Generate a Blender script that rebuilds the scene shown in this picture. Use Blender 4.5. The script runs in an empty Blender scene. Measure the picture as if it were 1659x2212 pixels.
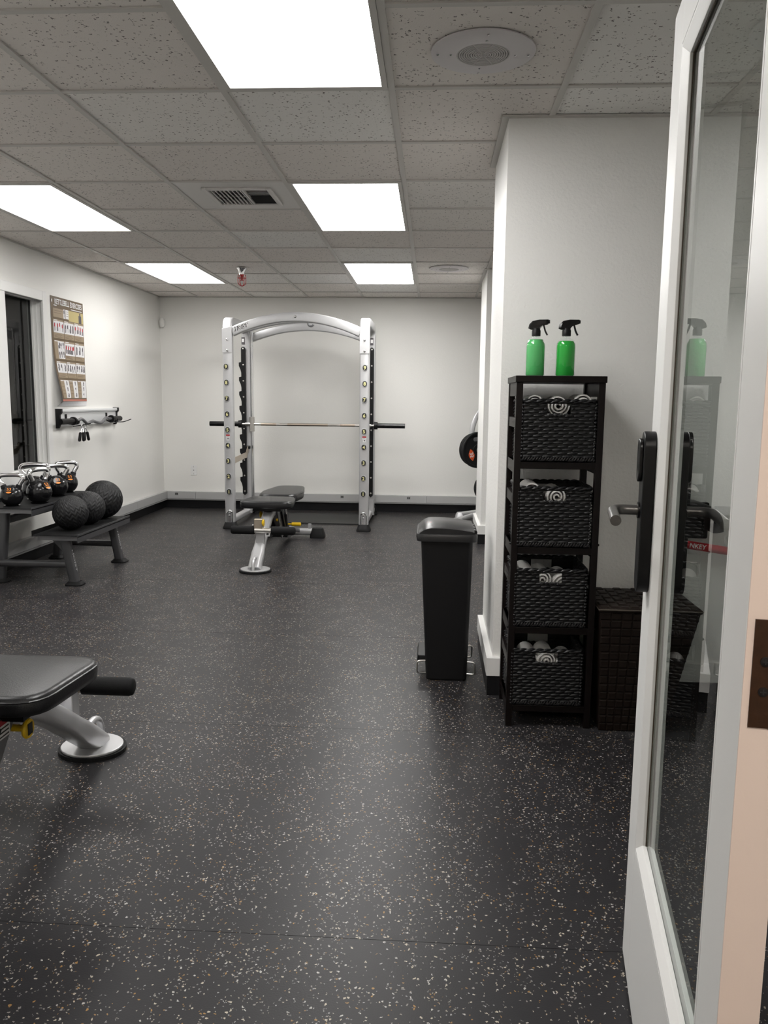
import bpy, bmesh, math, random
from mathutils import Vector, Matrix
random.seed(7)
R = math.radians
scene = bpy.context.scene
C = scene.collection

# ------------------------------------------------------------------ camera
CAM_Z = 1.2532
F_PX, PITCH, YAW, ROLL = 1730.69, 0.1394, 0.0587, 0.0111
fwd = Vector((-math.sin(YAW) * math.cos(PITCH), math.cos(YAW) * math.cos(PITCH), -math.sin(PITCH)))
rgt = Vector((math.cos(YAW), math.sin(YAW), 0))
up = rgt.cross(fwd)
r2 = rgt * math.cos(ROLL) + up * math.sin(ROLL)
u2 = -rgt * math.sin(ROLL) + up * math.cos(ROLL)
camd = bpy.data.cameras.new('camera')
camd.sensor_fit = 'HORIZONTAL'
camd.sensor_width = 36
camd.lens = 36 * F_PX / 1659
camd.clip_start = 0.05
cam = bpy.data.objects.new('camera', camd)
C.objects.link(cam)
m = Matrix((r2, u2, -fwd)).transposed().to_4x4()
m.translation = (0, 0, CAM_Z)
cam.matrix_world = m
scene.camera = cam
# ------------------------------------------------------------------ world, exposure
w = bpy.data.worlds.new('world')
scene.world = w
w.use_nodes = True
w.node_tree.nodes['Background'].inputs[0].default_value = (0.6, 0.62, 0.65, 1)
w.node_tree.nodes['Background'].inputs[1].default_value = 0.15
scene.view_settings.view_transform = 'Standard'
scene.view_settings.look = 'None'
scene.view_settings.exposure = 0.27
scene.view_settings.gamma = 1
PANEL_GLOW = 18.0      # far troffers of the row through the middle of the room
NEAR_GLOW = 14.5       # troffer nearest the door
SIDE_GLOW = 8.1       # row along the left wall, dimmed to hold that wall's brightness down
HALL_GLOW = 16.0       # troffer of the corridor behind the camera
cy = scene.cycles
cy.use_adaptive_sampling = True
cy.adaptive_threshold = 0.09
cy.adaptive_min_samples = 16
cy.max_bounces = 8
cy.diffuse_bounces = 4
cy.glossy_bounces = 4
cy.transmission_bounces = 4
cy.transparent_max_bounces = 10
cy.caustics_reflective = False
cy.caustics_refractive = False
cy.sample_clamp_indirect = 6.0

# ------------------------------------------------------------------ dimensions
T = 0.6096
X0, Y0 = -0.168, 3.0407          # ceiling grid origin
CZ = 2.3515                      # ceiling height
XL, XR, YB = -3.055, 1.72, 8.976
YF = 0.80                        # room face of the wall with the doorway

# ------------------------------------------------------------------ materials
MATS = {}
def nodes_of(name):
    mt = bpy.data.materials.new(name)
    mt.use_nodes = True
    nt = mt.node_tree
    return mt, nt, nt.nodes['Principled BSDF']
def mat(name, col, rough=0.5, metal=0.0, bump=0.0, bscale=60, var=0.0, coat=0.0, detail=3, spec=None):
    if name in MATS: return MATS[name]
    mt, nt, b = nodes_of(name)
    b.inputs['Base Color'].default_value = (*col, 1)
    b.inputs['Roughness'].default_value = rough
    b.inputs['Metallic'].default_value = metal
    b.inputs['Coat Weight'].default_value = coat
    if spec is not None: b.inputs['Specular IOR Level'].default_value = spec
    tc = nt.nodes.new('ShaderNodeTexCoord')
    nz = nt.nodes.new('ShaderNodeTexNoise')
    nz.inputs['Scale'].default_value = bscale
    nz.inputs['Detail'].default_value = detail
    nt.links.new(tc.outputs['Object'], nz.inputs['Vector'])
    if var:
        mx = nt.nodes.new('ShaderNodeMix'); mx.data_type = 'RGBA'
        mx.inputs[6].default_value = (*[c * (1 - var) for c in col], 1)
        mx.inputs[7].default_value = (*[min(1, c * (1 + var)) for c in col], 1)
        nt.links.new(nz.outputs['Fac'], mx.inputs[0])
        nt.links.new(mx.outputs[2], b.inputs['Base Color'])
    if bump:
        bp = nt.nodes.new('ShaderNodeBump')
        bp.inputs['Strength'].default_value = bump
        bp.inputs['Distance'].default_value = 0.002
        nt.links.new(nz.outputs['Fac'], bp.inputs['Height'])
        nt.links.new(bp.outputs['Normal'], b.inputs['Normal'])
    MATS[name] = mt
    return mt
def emit(name, col, s):
    mt, nt, b = nodes_of(name)
    b.inputs['Base Color'].default_value = (0.9, 0.9, 0.9, 1)
    b.inputs['Emission Color'].default_value = (*col, 1)
    b.inputs['Emission Strength'].default_value = s
    MATS[name] = mt
    return mt
def link(nt, a, b): nt.links.new(a, b)
def N(nt, t, **kw):
    n = nt.nodes.new(t)
    for k, v in kw.items(): setattr(n, k, v)
    return n
def ramp(nt, src, stops):
    r = N(nt, 'ShaderNodeValToRGB')
    el = r.color_ramp.elements
    while len(el) < len(stops): el.new(0.5)
    for e, (p, c) in zip(el, stops):
        e.position = p; e.color = (*c, 1) if len(c) == 3 else c
    link(nt, src, r.inputs[0])
    return r.outputs[0]

M_wall = mat('wall_paint', (0.84, 0.83, 0.80), 0.55, bump=0.35, bscale=110, detail=2)
M_wallp = mat('wall_paint_orange_peel', (0.84, 0.835, 0.815), 0.5, bump=0.8, bscale=90, detail=2)
M_trimw = mat('white_trim_paint', (0.82, 0.815, 0.80), 0.4)
M_doorw = mat('white_door_paint', (0.80, 0.80, 0.79), 0.38, bump=0.06, bscale=30)
M_doore = mat('beige_door_edge_paint', (0.79, 0.655, 0.58), 0.45, bump=0.15, bscale=80)
M_cove = mat('black_cove_rubber', (0.007, 0.007, 0.008), 0.45, spec=0.25)
M_race = mat('grey_raceway', (0.50, 0.50, 0.50), 0.4, 0.2)
M_raced = mat('grey_raceway_edge', (0.30, 0.30, 0.30), 0.4, 0.2)
M_black = mat('black_plastic', (0.007, 0.007, 0.0075), 0.42, spec=0.25)
M_blackg = mat('black_gloss', (0.006, 0.006, 0.0065), 0.2, spec=0.35)
M_lid = mat('black_lid_plastic', (0.014, 0.014, 0.015), 0.33, bump=0.1, bscale=500, spec=0.4)
M_rub = mat('black_rubber', (0.008, 0.008, 0.0085), 0.6, spec=0.25)
M_silver = mat('silver_paint', (0.56, 0.56, 0.57), 0.36, 0.55, bump=0.03, bscale=400)
M_silverd = mat('dark_silver_paint', (0.19, 0.19, 0.20), 0.38, 0.5)
M_kbframe = mat('charcoal_metal', (0.085, 0.085, 0.09), 0.38, 0.45, spec=0.5)
M_chrome = mat('chrome', (0.82, 0.82, 0.83), 0.09, 1.0)
M_steel = mat('brushed_steel', (0.62, 0.60, 0.57), 0.28, 1.0)
M_tan = mat('bare_nickel', (0.60, 0.52, 0.42), 0.3, 0.9)
M_bar = mat('bare_bar_steel', (0.50, 0.43, 0.36), 0.32, 1.0, bump=0.3, bscale=600)
M_vinyl = mat('black_vinyl', (0.011, 0.011, 0.012), 0.3, bump=0.25, bscale=260, spec=0.4)
M_foam = mat('black_foam', (0.007, 0.007, 0.0075), 0.75, bump=0.3, bscale=400, spec=0.2)
M_yellow = mat('yellow_plastic', (0.75, 0.48, 0.01), 0.35)
M_red = mat('red_vinyl', (0.52, 0.012, 0.02), 0.4)
M_redp = mat('red_paint', (0.45, 0.03, 0.03), 0.35)
M_white = mat('white_plastic', (0.82, 0.82, 0.81), 0.4)
M_print_w = mat('white_print', (0.80, 0.80, 0.80), 0.5)
M_print_k = mat('black_print', (0.02, 0.02, 0.02), 0.5)
M_print_y = mat('pale_yellow_print', (0.80, 0.76, 0.38), 0.5)
M_orange = mat('orange_print', (0.80, 0.26, 0.03), 0.45)
M_orangered = mat('orange_red_print', (0.72, 0.10, 0.02), 0.45)
M_wood = mat('espresso_wood', (0.0055, 0.0036, 0.0034), 0.36, bump=0.1, bscale=40, var=0.3, spec=0.18)
M_rope = mat('black_woven_rope', (0.0065, 0.0065, 0.0075), 0.38, bump=0.4, bscale=160, spec=0.4)
M_hamp = mat('dark_brown_weave', (0.011, 0.0068, 0.005), 0.45, bump=0.3, bscale=120, var=0.4, spec=0.2)
M_towel = mat('white_terry', (0.80, 0.79, 0.77), 0.9, bump=0.9, bscale=350)
M_tbar = mat('ceiling_grid_paint', (0.56, 0.54, 0.51), 0.5)  # grid grey darkened to carry the shadow lines along the tiles
M_spk = mat('speaker_white', (0.64, 0.61, 0.62), 0.5)
M_spkg = mat('speaker_grille_grey', (0.46, 0.44, 0.43), 0.5)
M_dark = mat('dark_void', (0.012, 0.012, 0.012), 0.8)
M_ventw = mat('vent_white', (0.66, 0.64, 0.62), 0.5)
M_hinge = mat('bronze_hinge', (0.045, 0.018, 0.007), 0.4, 0.3, bump=0.3, bscale=80, var=0.4)
M_screw = mat('dark_screw', (0.02, 0.018, 0.018), 0.35, 0.5)
M_lock = mat('black_lock_plate', (0.006, 0.006, 0.0065), 0.35, spec=0.25)
M_lever = mat('gunmetal_lever', (0.13, 0.125, 0.12), 0.3, 0.7)
M_iron = mat('black_kettlebell_coat', (0.007, 0.007, 0.008), 0.22, coat=0.3, spec=0.4)
M_plat = mat('dark_platform_rubber', (0.025, 0.025, 0.024), 0.6, spec=0.3)
M_gasket = mat('glazing_gasket', (0.06, 0.04, 0.025), 0.6)
M_brownp = mat('poster_brown', (0.14, 0.095, 0.055), 0.5, spec=0.4)
M_tanp = mat('poster_tan', (0.34, 0.265, 0.18), 0.5, spec=0.4)
M_goldp = mat('poster_gold', (0.52, 0.43, 0.19), 0.5)
M_paper = mat('poster_white', (0.78, 0.77, 0.78), 0.5)
M_pinkp = mat('poster_red_strip', (0.50, 0.18, 0.13), 0.5)
M_figr = mat('poster_figure_red', (0.48, 0.03, 0.04), 0.5)
M_figk = mat('poster_figure_grey', (0.09, 0.08, 0.09), 0.5)
M_diff = emit('lit_diffuser', (1.0, 0.985, 0.96), PANEL_GLOW)
M_diffn = emit('lit_near_diffuser', (1.0, 0.985, 0.96), NEAR_GLOW)
M_diffs = emit('lit_side_diffuser', (1.0, 0.985, 0.96), SIDE_GLOW)
M_hall = emit('lit_hall_diffuser', (1.0, 0.93, 0.85), HALL_GLOW)
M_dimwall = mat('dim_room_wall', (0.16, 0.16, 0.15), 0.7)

def glass_mat(name, tint, rough=0.0, ior=1.5):
    # thin pane: mirror-like Fresnel share on the outer skin, clear straight through
    mt, nt, b = nodes_of(name)
    out = nt.nodes['Material Output']
    nt.nodes.remove(b)
    g = N(nt, 'ShaderNodeNewGeometry')
    fr = N(nt, 'ShaderNodeFresnel'); fr.inputs['IOR'].default_value = ior
    inv = N(nt, 'ShaderNodeMath', operation='SUBTRACT'); inv.inputs[0].default_value = 1.0; link(nt, g.outputs['Backfacing'], inv.inputs[1])
    mu = N(nt, 'ShaderNodeMath', operation='MULTIPLY'); link(nt, fr.outputs[0], mu.inputs[0]); link(nt, inv.outputs[0], mu.inputs[1])
    tr = N(nt, 'ShaderNodeBsdfTransparent'); tr.inputs[0].default_value = (*tint, 1)
    gl = N(nt, 'ShaderNodeBsdfGlossy'); gl.inputs['Roughness'].default_value = rough
    ms = N(nt, 'ShaderNodeMixShader')
    link(nt, mu.outputs[0], ms.inputs[0]); link(nt, tr.outputs[0], ms.inputs[1]); link(nt, gl.outputs[0], ms.inputs[2])
    link(nt, ms.outputs[0], out.inputs[0])
    MATS[name] = mt
    return mt
M_glass = glass_mat('door_glass', (0.92, 0.955, 0.94), ior=1.85)
M_glassw = glass_mat('window_glass', (0.62, 0.65, 0.63), ior=1.7)
M_bottle = glass_mat('clear_bottle', (0.97, 0.99, 0.98))
def liquid(name, col, amount):
    mt, nt, b = nodes_of(name)
    b.inputs['Base Color'].default_value = (*col, 1)
    b.inputs['Roughness'].default_value = 0.08
    b.inputs['IOR'].default_value = 1.33
    b.inputs['Transmission Weight'].default_value = amount
    return mt
M_liqa = liquid('pale_green_liquid', (0.13, 0.62, 0.20), 0.35)
M_liqb = liquid('green_liquid', (0.035, 0.50, 0.07), 0.35)

# rubber floor with flecks
def floor_mat():
    mt, nt, b = nodes_of('speckled_rubber')
    tc = N(nt, 'ShaderNodeTexCoord')
    nz = N(nt, 'ShaderNodeTexNoise'); nz.inputs['Scale'].default_value = 130; nz.inputs['Detail'].default_value = 2
    geo = N(nt, 'ShaderNodeNewGeometry')
    pos = geo.outputs['Position']
    link(nt, pos, nz.inputs['Vector'])
    sub = N(nt, 'ShaderNodeVectorMath', operation='SUBTRACT'); sub.inputs[1].default_value = (.5, .5, .5)
    link(nt, nz.outputs['Color'], sub.inputs[0])
    sc = N(nt, 'ShaderNodeVectorMath', operation='SCALE'); sc.inputs['Scale'].default_value = 0.012
    link(nt, sub.outputs[0], sc.inputs[0])
    add = N(nt, 'ShaderNodeVectorMath', operation='ADD')
    link(nt, pos, add.inputs[0]); link(nt, sc.outputs[0], add.inputs[1])
    big = N(nt, 'ShaderNodeTexNoise'); big.inputs['Scale'].default_value = 7.0; big.inputs['Detail'].default_value = 2
    link(nt, pos, big.inputs['Vector'])
    prev = None
    base = (0.0215, 0.0208, 0.0228)
    col = None
    for i, (scale, dens, dist, cols, off) in enumerate((
            (135, 0.082, 0.33, ((0.42, 0.37, 0.30), (0.30, 0.17, 0.06), (0.42, 0.40, 0.38), (0.23, 0.21, 0.20)), 0.0),
            (235, 0.070, 0.36, ((0.30, 0.27, 0.23), (0.26, 0.15, 0.06), (0.30, 0.29, 0.29), (0.16, 0.15, 0.15)), 3.7))):
        of = N(nt, 'ShaderNodeVectorMath', operation='ADD'); of.inputs[1].default_value = (off, off * 2, 0)
        link(nt, add.outputs[0], of.inputs[0])
        flat = N(nt, 'ShaderNodeVectorMath', operation='MULTIPLY'); flat.inputs[1].default_value = (1, 1, 0)
        link(nt, of.outputs[0], flat.inputs[0])
        v = N(nt, 'ShaderNodeTexVoronoi'); v.voronoi_dimensions = '2D'; v.inputs['Scale'].default_value = scale
        link(nt, flat.outputs[0], v.inputs['Vector'])
        s = N(nt, 'ShaderNodeSeparateColor'); link(nt, v.outputs['Color'], s.inputs[0])
        # density varies gently over the floor
        d = N(nt, 'ShaderNodeMath', operation='MULTIPLY_ADD'); d.inputs[1].default_value = 0.30; d.inputs[2].default_value = dens - 0.15
        link(nt, big.outputs['Fac'], d.inputs[0])
        lt = N(nt, 'ShaderNodeMath', operation='LESS_THAN'); link(nt, s.outputs[0], lt.inputs[0]); link(nt, d.outputs[0], lt.inputs[1])
        lt2 = N(nt, 'ShaderNodeMath', operation='LESS_THAN'); link(nt, v.outputs['Distance'], lt2.inputs[0]); lt2.inputs[1].default_value = dist
        mu = N(nt, 'ShaderNodeMath', operation='MULTIPLY'); link(nt, lt.outputs[0], mu.inputs[0]); link(nt, lt2.outputs[0], mu.inputs[1])
        rc = N(nt, 'ShaderNodeValToRGB'); rc.color_ramp.interpolation = 'CONSTANT'
        el = rc.color_ramp.elements
        while len(el) < 4: el.new(.5)
        for e, p, c in zip(el, (0, .38, .55, .8), cols): e.position = p; e.color = (*c, 1)
        link(nt, s.outputs[1], rc.inputs[0])
        mx = N(nt, 'ShaderNodeMix', data_type='RGBA')
        link(nt, mu.outputs[0], mx.inputs[0])
        if col is None: mx.inputs[6].default_value = (*base, 1)
        else: link(nt, col, mx.inputs[6])
        link(nt, rc.outputs[0], mx.inputs[7])
        col = mx.outputs[2]
    link(nt, col, b.inputs['Base Color'])
    b.inputs['Roughness'].default_value = 0.39
    b.inputs['Specular IOR Level'].default_value = 0.20
    n2 = N(nt, 'ShaderNodeTexNoise'); n2.inputs['Scale'].default_value = 260
    link(nt, pos, n2.inputs['Vector'])
    bp = N(nt, 'ShaderNodeBump'); bp.inputs['Strength'].default_value = 0.25; bp.inputs['Distance'].default_value = 0.001
    link(nt, n2.outputs['Fac'], bp.inputs['Height']); link(nt, bp.outputs['Normal'], b.inputs['Normal'])
    MATS['floor'] = mt
    return mt
M_floor = floor_mat()

def tile_mat():
    mt, nt, b = nodes_of('fissured_ceiling_tile')
    geo = N(nt, 'ShaderNodeNewGeometry'); pos = geo.outputs['Position']
    oi = N(nt, 'ShaderNodeObjectInfo')
    nz = N(nt, 'ShaderNodeTexNoise'); nz.inputs['Scale'].default_value = 150; nz.inputs['Detail'].default_value = 2
    link(nt, pos, nz.inputs['Vector'])
    sub = N(nt, 'ShaderNodeVectorMath', operation='SUBTRACT'); sub.inputs[1].default_value = (.5, .5, .5)
    link(nt, nz.outputs['Color'], sub.inputs[0])
    sc = N(nt, 'ShaderNodeVectorMath', operation='SCALE'); sc.inputs['Scale'].default_value = 0.022
    link(nt, sub.outputs[0], sc.inputs[0])
    add = N(nt, 'ShaderNodeVectorMath', operation='ADD'); link(nt, pos, add.inputs[0]); link(nt, sc.outputs[0], add.inputs[1])
    flat = N(nt, 'ShaderNodeVectorMath', operation='MULTIPLY'); flat.inputs[1].default_value = (1, 1, 0)
    link(nt, add.outputs[0], flat.inputs[0])
    v = N(nt, 'ShaderNodeTexVoronoi'); v.voronoi_dimensions = '2D'; v.inputs['Scale'].default_value = 95
    link(nt, flat.outputs[0], v.inputs['Vector'])
    s = N(nt, 'ShaderNodeSeparateColor'); link(nt, v.outputs['Color'], s.inputs[0])
    lt = N(nt, 'ShaderNodeMath', operation='LESS_THAN'); link(nt, s.outputs[0], lt.inputs[0]); lt.inputs[1].default_value = 0.26
    th = N(nt, 'ShaderNodeMath', operation='MULTIPLY'); link(nt, s.outputs[1], th.inputs[0]); th.inputs[1].default_value = 0.36
    lt2 = N(nt, 'ShaderNodeMath', operation='LESS_THAN'); link(nt, v.outputs['Distance'], lt2.inputs[0]); link(nt, th.outputs[0], lt2.inputs[1])
    mu = N(nt, 'ShaderNodeMath', operation='MULTIPLY'); link(nt, lt.outputs[0], mu.inputs[0]); link(nt, lt2.outputs[0], mu.inputs[1])
    base = ramp(nt, oi.outputs['Random'], ((0, (0.74, 0.695, 0.66)), (0.6, (0.78, 0.74, 0.70)), (1, (0.81, 0.795, 0.77))))
    mx = N(nt, 'ShaderNodeMix', data_type='RGBA')
    link(nt, mu.outputs[0], mx.inputs[0]); link(nt, base, mx.inputs[6]); mx.inputs[7].default_value = (0.15, 0.135, 0.125, 1)
    link(nt, mx.outputs[2], b.inputs['Base Color'])
    b.inputs['Roughness'].default_value = 0.9
    n2 = N(nt, 'ShaderNodeTexNoise'); n2.inputs['Scale'].default_value = 240
    link(nt, pos, n2.inputs['Vector'])
    bp = N(nt, 'ShaderNodeBump'); bp.inputs['Strength'].default_value = 0.5; bp.inputs['Distance'].default_value = 0.002
    link(nt, n2.outputs['Fac'], bp.inputs['Height']); link(nt, bp.outputs['Normal'], b.inputs['Normal'])
    return mt
M_tile = tile_mat()

M_tread = mat('tyre_tread_rubber', (0.011, 0.011, 0.012), 0.45, bump=0.2, bscale=300, spec=0.35)

# ------------------------------------------------------------------ mesh helper
ORIGIN = {}
class MB:
    def __init__(s): s.v = []; s.f = []; s.mi = []; s.cur = 0; s.T = None
    def add(s, vs, fs, M=None):
        o = len(s.v)
        for p in vs:
            p = Vector(p)
            if M is not None: p = M @ p
            if s.T is not None: p = s.T @ p
            s.v.append(p)
        for f in fs: s.f.append([i + o for i in f]); s.mi.append(s.cur)
        return s
    def box(s, x0, x1, y0, y1, z0, z1, M=None):
        vs = [(x, y, z) for z in (z0, z1) for y in (y0, y1) for x in (x0, x1)]
        fs = [(0, 2, 3, 1), (4, 5, 7, 6), (0, 1, 5, 4), (2, 6, 7, 3), (0, 4, 6, 2), (1, 3, 7, 5)]
        return s.add(vs, fs, M)
    def cbox(s, c, size, M=None):
        a = [k / 2 for k in size]
        MM = Matrix.Translation(c) if M is None else Matrix.Translation(c) @ M
        return s.box(-a[0], a[0], -a[1], a[1], -a[2], a[2], MM)
    def loft(s, rings, cap=True, closed=True):
        n = len(rings[0]); vs = [p for r in rings for p in r]; fs = []
        for i in range(len(rings) - 1):
            for j in range(n if closed else n - 1):
                k = (j + 1) % n
                fs.append((i * n + j, i * n + k, (i + 1) * n + k, (i + 1) * n + j))
        if cap:
            fs.append(tuple(range(n - 1, -1, -1)))
            fs.append(tuple((len(rings) - 1) * n + j for j in range(n)))
        return s.add(vs, fs)
    def cyl(s, p0, p1, r, n=20, r1=None, cap=True):
        return s.tube([p0, p1], r if r1 is None else [r, r1], n, cap)
    def frames(s, pts, upv=None):
        P = [Vector(p) for p in pts]; out = []
        nrm = None
        for i, p in enumerate(P):
            if i == 0: t = P[1] - P[0]
            elif i == len(P) - 1: t = P[-1] - P[-2]
            else: t = (P[i + 1] - p).normalized() + (p - P[i - 1]).normalized()
            t.normalize()
            if upv is not None: nrm = Vector(upv)
            elif nrm is None:
                nrm = Vector((0, 0, 1)) if abs(t.z) < 0.9 else Vector((0, 1, 0))
            nrm = nrm - t * nrm.dot(t)
            if nrm.length < 1e-6: nrm = t.orthogonal()
            nrm.normalize()
            out.append((p, t, nrm.copy(), t.cross(nrm)))
        return out
    def tube(s, pts, r, n=16, cap=True):
        rs = r if isinstance(r, (list, tuple)) else [r] * len(pts)
        rings = []
        for (p, t, a, b), rr in zip(s.frames(pts), rs):
            rings.append([p + (a * math.cos(2 * math.pi * k / n) + b * math.sin(2 * math.pi * k / n)) * rr for k in range(n)])
        return s.loft(rings, cap)
    def rect(s, pts, wd, ht, upv=None, rad=0.0, seg=3):
        """sweep a rounded rectangle: ht along upv-ish normal, wd sideways; wd/ht may be lists"""
        n = len(pts)
        W = wd if isinstance(wd, (list, tuple)) else [wd] * n
        Hh = ht if isinstance(ht, (list, tuple)) else [ht] * n
        rings = []
        for (p, t, a, b), ww, hh in zip(s.frames(pts, upv), W, Hh):
            rings.append([p + b * x + a * y for x, y in rrect(ww, hh, min(rad, ww * .499, hh * .499), seg)])
        return s.loft(rings)
    def lathe(s, prof, c=(0, 0, 0), n=32, M=None, cap=True):
        rings = [[(r * math.cos(2 * math.pi * k / n), r * math.sin(2 * math.pi * k / n), z) for k in range(n)] for r, z in prof]
        MM = Matrix.Translation(c) if M is None else Matrix.Translation(c) @ M
        vs = [MM @ Vector(p) for r in rings for p in r]
        k = len(rings)
        return s.loft([vs[i * n:(i + 1) * n] for i in range(k)], cap)
    def prism(s, poly, z0, z1, M=None):
        n = len(poly)
        vs = [(x, y, z0) for x, y in poly] + [(x, y, z1) for x, y in poly]
        fs = [tuple(range(n - 1, -1, -1)), tuple(range(n, 2 * n))] + [(i, (i + 1) % n, n + (i + 1) % n, n + i) for i in range(n)]
        return s.add(vs, fs, M)
    def sphere(s, c, r, n=20, sc=(1, 1, 1)):
        prof = [(math.sin(math.pi * k / n) * r + 1e-5, -math.cos(math.pi * k / n) * r) for k in range(n + 1)]
        return s.lathe(prof, c, n * 2, Matrix.Diagonal((*sc, 1)), cap=False)
    def build(s, name, material, parent=None, smooth=None, bevel=0.0, seg=2, origin=None):
        me = bpy.data.meshes.new(name)
        if parent is not None: org = Vector(ORIGIN.get(parent.name, (0, 0, 0)))
        elif origin is not None: org = Vector(origin)
        else:
            xs = [p.x for p in s.v]; ys = [p.y for p in s.v]; zs = [p.z for p in s.v]
            org = Vector(((min(xs) + max(xs)) / 2, (min(ys) + max(ys)) / 2, min(zs)))
        me.from_pydata([p - org for p in s.v], [], s.f)
        ms = material if isinstance(material, (list, tuple)) else [material]
        for q in ms: me.materials.append(q)
        if len(ms) > 1: me.polygons.foreach_set('material_index', s.mi)
        bm = bmesh.new(); bm.from_mesh(me)
        bmesh.ops.recalc_face_normals(bm, faces=bm.faces[:])
        bm.to_mesh(me); bm.free()
        if smooth:
            me.shade_smooth(); me.set_sharp_from_angle(angle=R(smooth))
        o = bpy.data.objects.new(name, me)
        C.objects.link(o)
        if parent is not None:
            o.parent = parent; ORIGIN[o.name] = org
        else:
            o.location = org; ORIGIN[o.name] = org
        if bevel:
            md = o.modifiers.new('bevel', 'BEVEL'); md.width = bevel; md.segments = seg
            md.limit_method = 'ANGLE'; md.angle_limit = R(40)
        return o

def rrect(w, h, r, seg=3):
    if r <= 0: return [(-w / 2, -h / 2), (w / 2, -h / 2), (w / 2, h / 2), (-w / 2, h / 2)]
    out = []
    for cx, cy, a0 in ((w / 2 - r, -h / 2 + r, -90), (w / 2 - r, h / 2 - r, 0), (-w / 2 + r, h / 2 - r, 90), (-w / 2 + r, -h / 2 + r, 180)):
        for k in range(seg + 1):
            a = R(a0 + 90 * k / seg)
            out.append((cx + r * math.cos(a), cy + r * math.sin(a)))
    return out
def arc(c, r, a0, a1, n):
    return [(c[0] + r * math.cos(R(a0 + (a1 - a0) * k / n)), c[1] + r * math.sin(R(a0 + (a1 - a0) * k / n))) for k in range(n + 1)]
def smoothpath(pts, n=6):
    """Catmull-Rom through pts"""
    P = [Vector(p) for p in pts]; out = []
    for i in range(len(P) - 1):
        p0 = P[i - 1] if i else P[0] * 2 - P[1]
        p3 = P[i + 2] if i + 2 < len(P) else P[-1] * 2 - P[-2]
        for k in range(n):
            t = k / n
            out.append(0.5 * ((2 * P[i]) + (P[i + 1] - p0) * t + (2 * p0 - 5 * P[i] + 4 * P[i + 1] - p3) * t * t + (-p0 + 3 * P[i] - 3 * P[i + 1] + p3) * t ** 3))
    out.append(P[-1])
    return out
def filletpath(pts, r, n=5):
    P = [Vector(p) for p in pts]; out = [P[0]]
    for i in range(1, len(P) - 1):
        a = (P[i - 1] - P[i]); b = (P[i + 1] - P[i])
        d = min(r, a.length * .49, b.length * .49)
        p0 = P[i] + a.normalized() * d; p2 = P[i] + b.normalized() * d
        for k in range(n + 1):
            t = k / n
            out.append(p0 * (1 - t) ** 2 + P[i] * 2 * t * (1 - t) + p2 * t * t)
    out.append(P[-1])
    return out
_txt = {}
def textmesh(txt, bold=0.0, shear=0.0):
    key = (txt, bold, shear)
    if key not in _txt:
        cu = bpy.data.curves.new('t', 'FONT'); cu.body = txt; cu.size = 1; cu.offset = bold; cu.shear = shear
        cu.align_x = 'CENTER'; cu.align_y = 'CENTER'; cu.resolution_u = 3
        o = bpy.data.objects.new('t', cu); C.objects.link(o)
        dg = bpy.context.evaluated_depsgraph_get(); dg.update()
        me = bpy.data.meshes.new_from_object(o.evaluated_get(dg))
        vs = [v.co.copy() for v in me.vertices]; fs = [tuple(p.vertices) for p in me.polygons]
        bpy.data.objects.remove(o); bpy.data.curves.remove(cu); bpy.data.meshes.remove(me)
        x0 = min(v.x for v in vs); x1 = max(v.x for v in vs); y0 = min(v.y for v in vs); y1 = max(v.y for v in vs)
        cx, cy = (x0 + x1) / 2, (y0 + y1) / 2
        _txt[key] = ([(v.x - cx, v.y - cy) for v in vs], fs, x1 - x0, y1 - y0)
    return _txt[key]
def put_text(mb, txt, c, ux, uy, width=None, height=None, bold=0.0, shear=0.0, lift=0.0):
    """lettering as thin print: centred at c, along ux, up along uy"""
    vs, fs, W, H = textmesh(txt, bold, shear)
    sx = width / W if width else height / H
    sy = height / H if height else sx
    ux = Vector(ux).normalized(); uy = Vector(uy).normalized(); nn = ux.cross(uy)
    c = Vector(c) + nn * lift
    mb.add([c + ux * (x * sx) + uy * (y * sy) for x, y in vs], fs)

def tag(o, label, cat, group=None):
    o['label'] = label; o['category'] = cat
    if group: o['group'] = group
    return o
def thing(name, loc, label, cat, group=None, rz=0.0):
    o = bpy.data.objects.new(name, None); C.objects.link(o)
    o.empty_display_size = 0.05
    o.location = loc; o.rotation_euler = (0, 0, rz)
    ORIGIN[o.name] = Vector(loc)
    return tag(o, label, cat, group)
def local_thing(name, loc, rz, label, cat, group=None):
    """thing whose parts are built in its own coordinates"""
    o = thing(name, loc, label, cat, group, rz); ORIGIN[o.name] = Vector((0, 0, 0))
    return o
def copy_thing(root, loc, rz, label):
    r = root.copy(); C.objects.link(r); r.location = loc; r.rotation_euler = (0, 0, rz); r['label'] = label
    for ch in list(root.children):
        c = ch.copy(); C.objects.link(c); c.parent = r
        for g in list(ch.children):
            d = g.copy(); C.objects.link(d); d.parent = c
    return r
def struct(o):
    o['kind'] = 'structure'
    return o
def box1(name, dims, material, parent=None, bevel=0.0):
    return MB().box(*dims).build(name, material, parent, bevel=bevel)

# ================================================================== SETTING
# floor: sub-slab and rubber rolls laid side to side, seams running across the room
floor = struct(box1('floor', (XL - .1, XR + .1, -2.2, YB + .1, -0.12, -0.008), M_dark))
ys = [-2.2, -0.72] + [1.716 + 1.2035 * k - 1.2035 for k in range(0, 8)] + [YB]
ys = [-2.2, -0.69] + [0.5125 + 1.2035 * k for k in range(0, 8)]
ys = [y for y in ys if y < YB - .2] + [YB]
for a, b in zip(ys, ys[1:]):
    box1('rubber_roll', (XL, XR, a + 0.0007, b - 0.0007, -0.008, 0.0), M_floor, floor)

# walls
wall_back = struct(box1('wall_back', (XL - .12, XR + .12, YB, YB + .12, 0, CZ + .1), M_wall))
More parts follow.
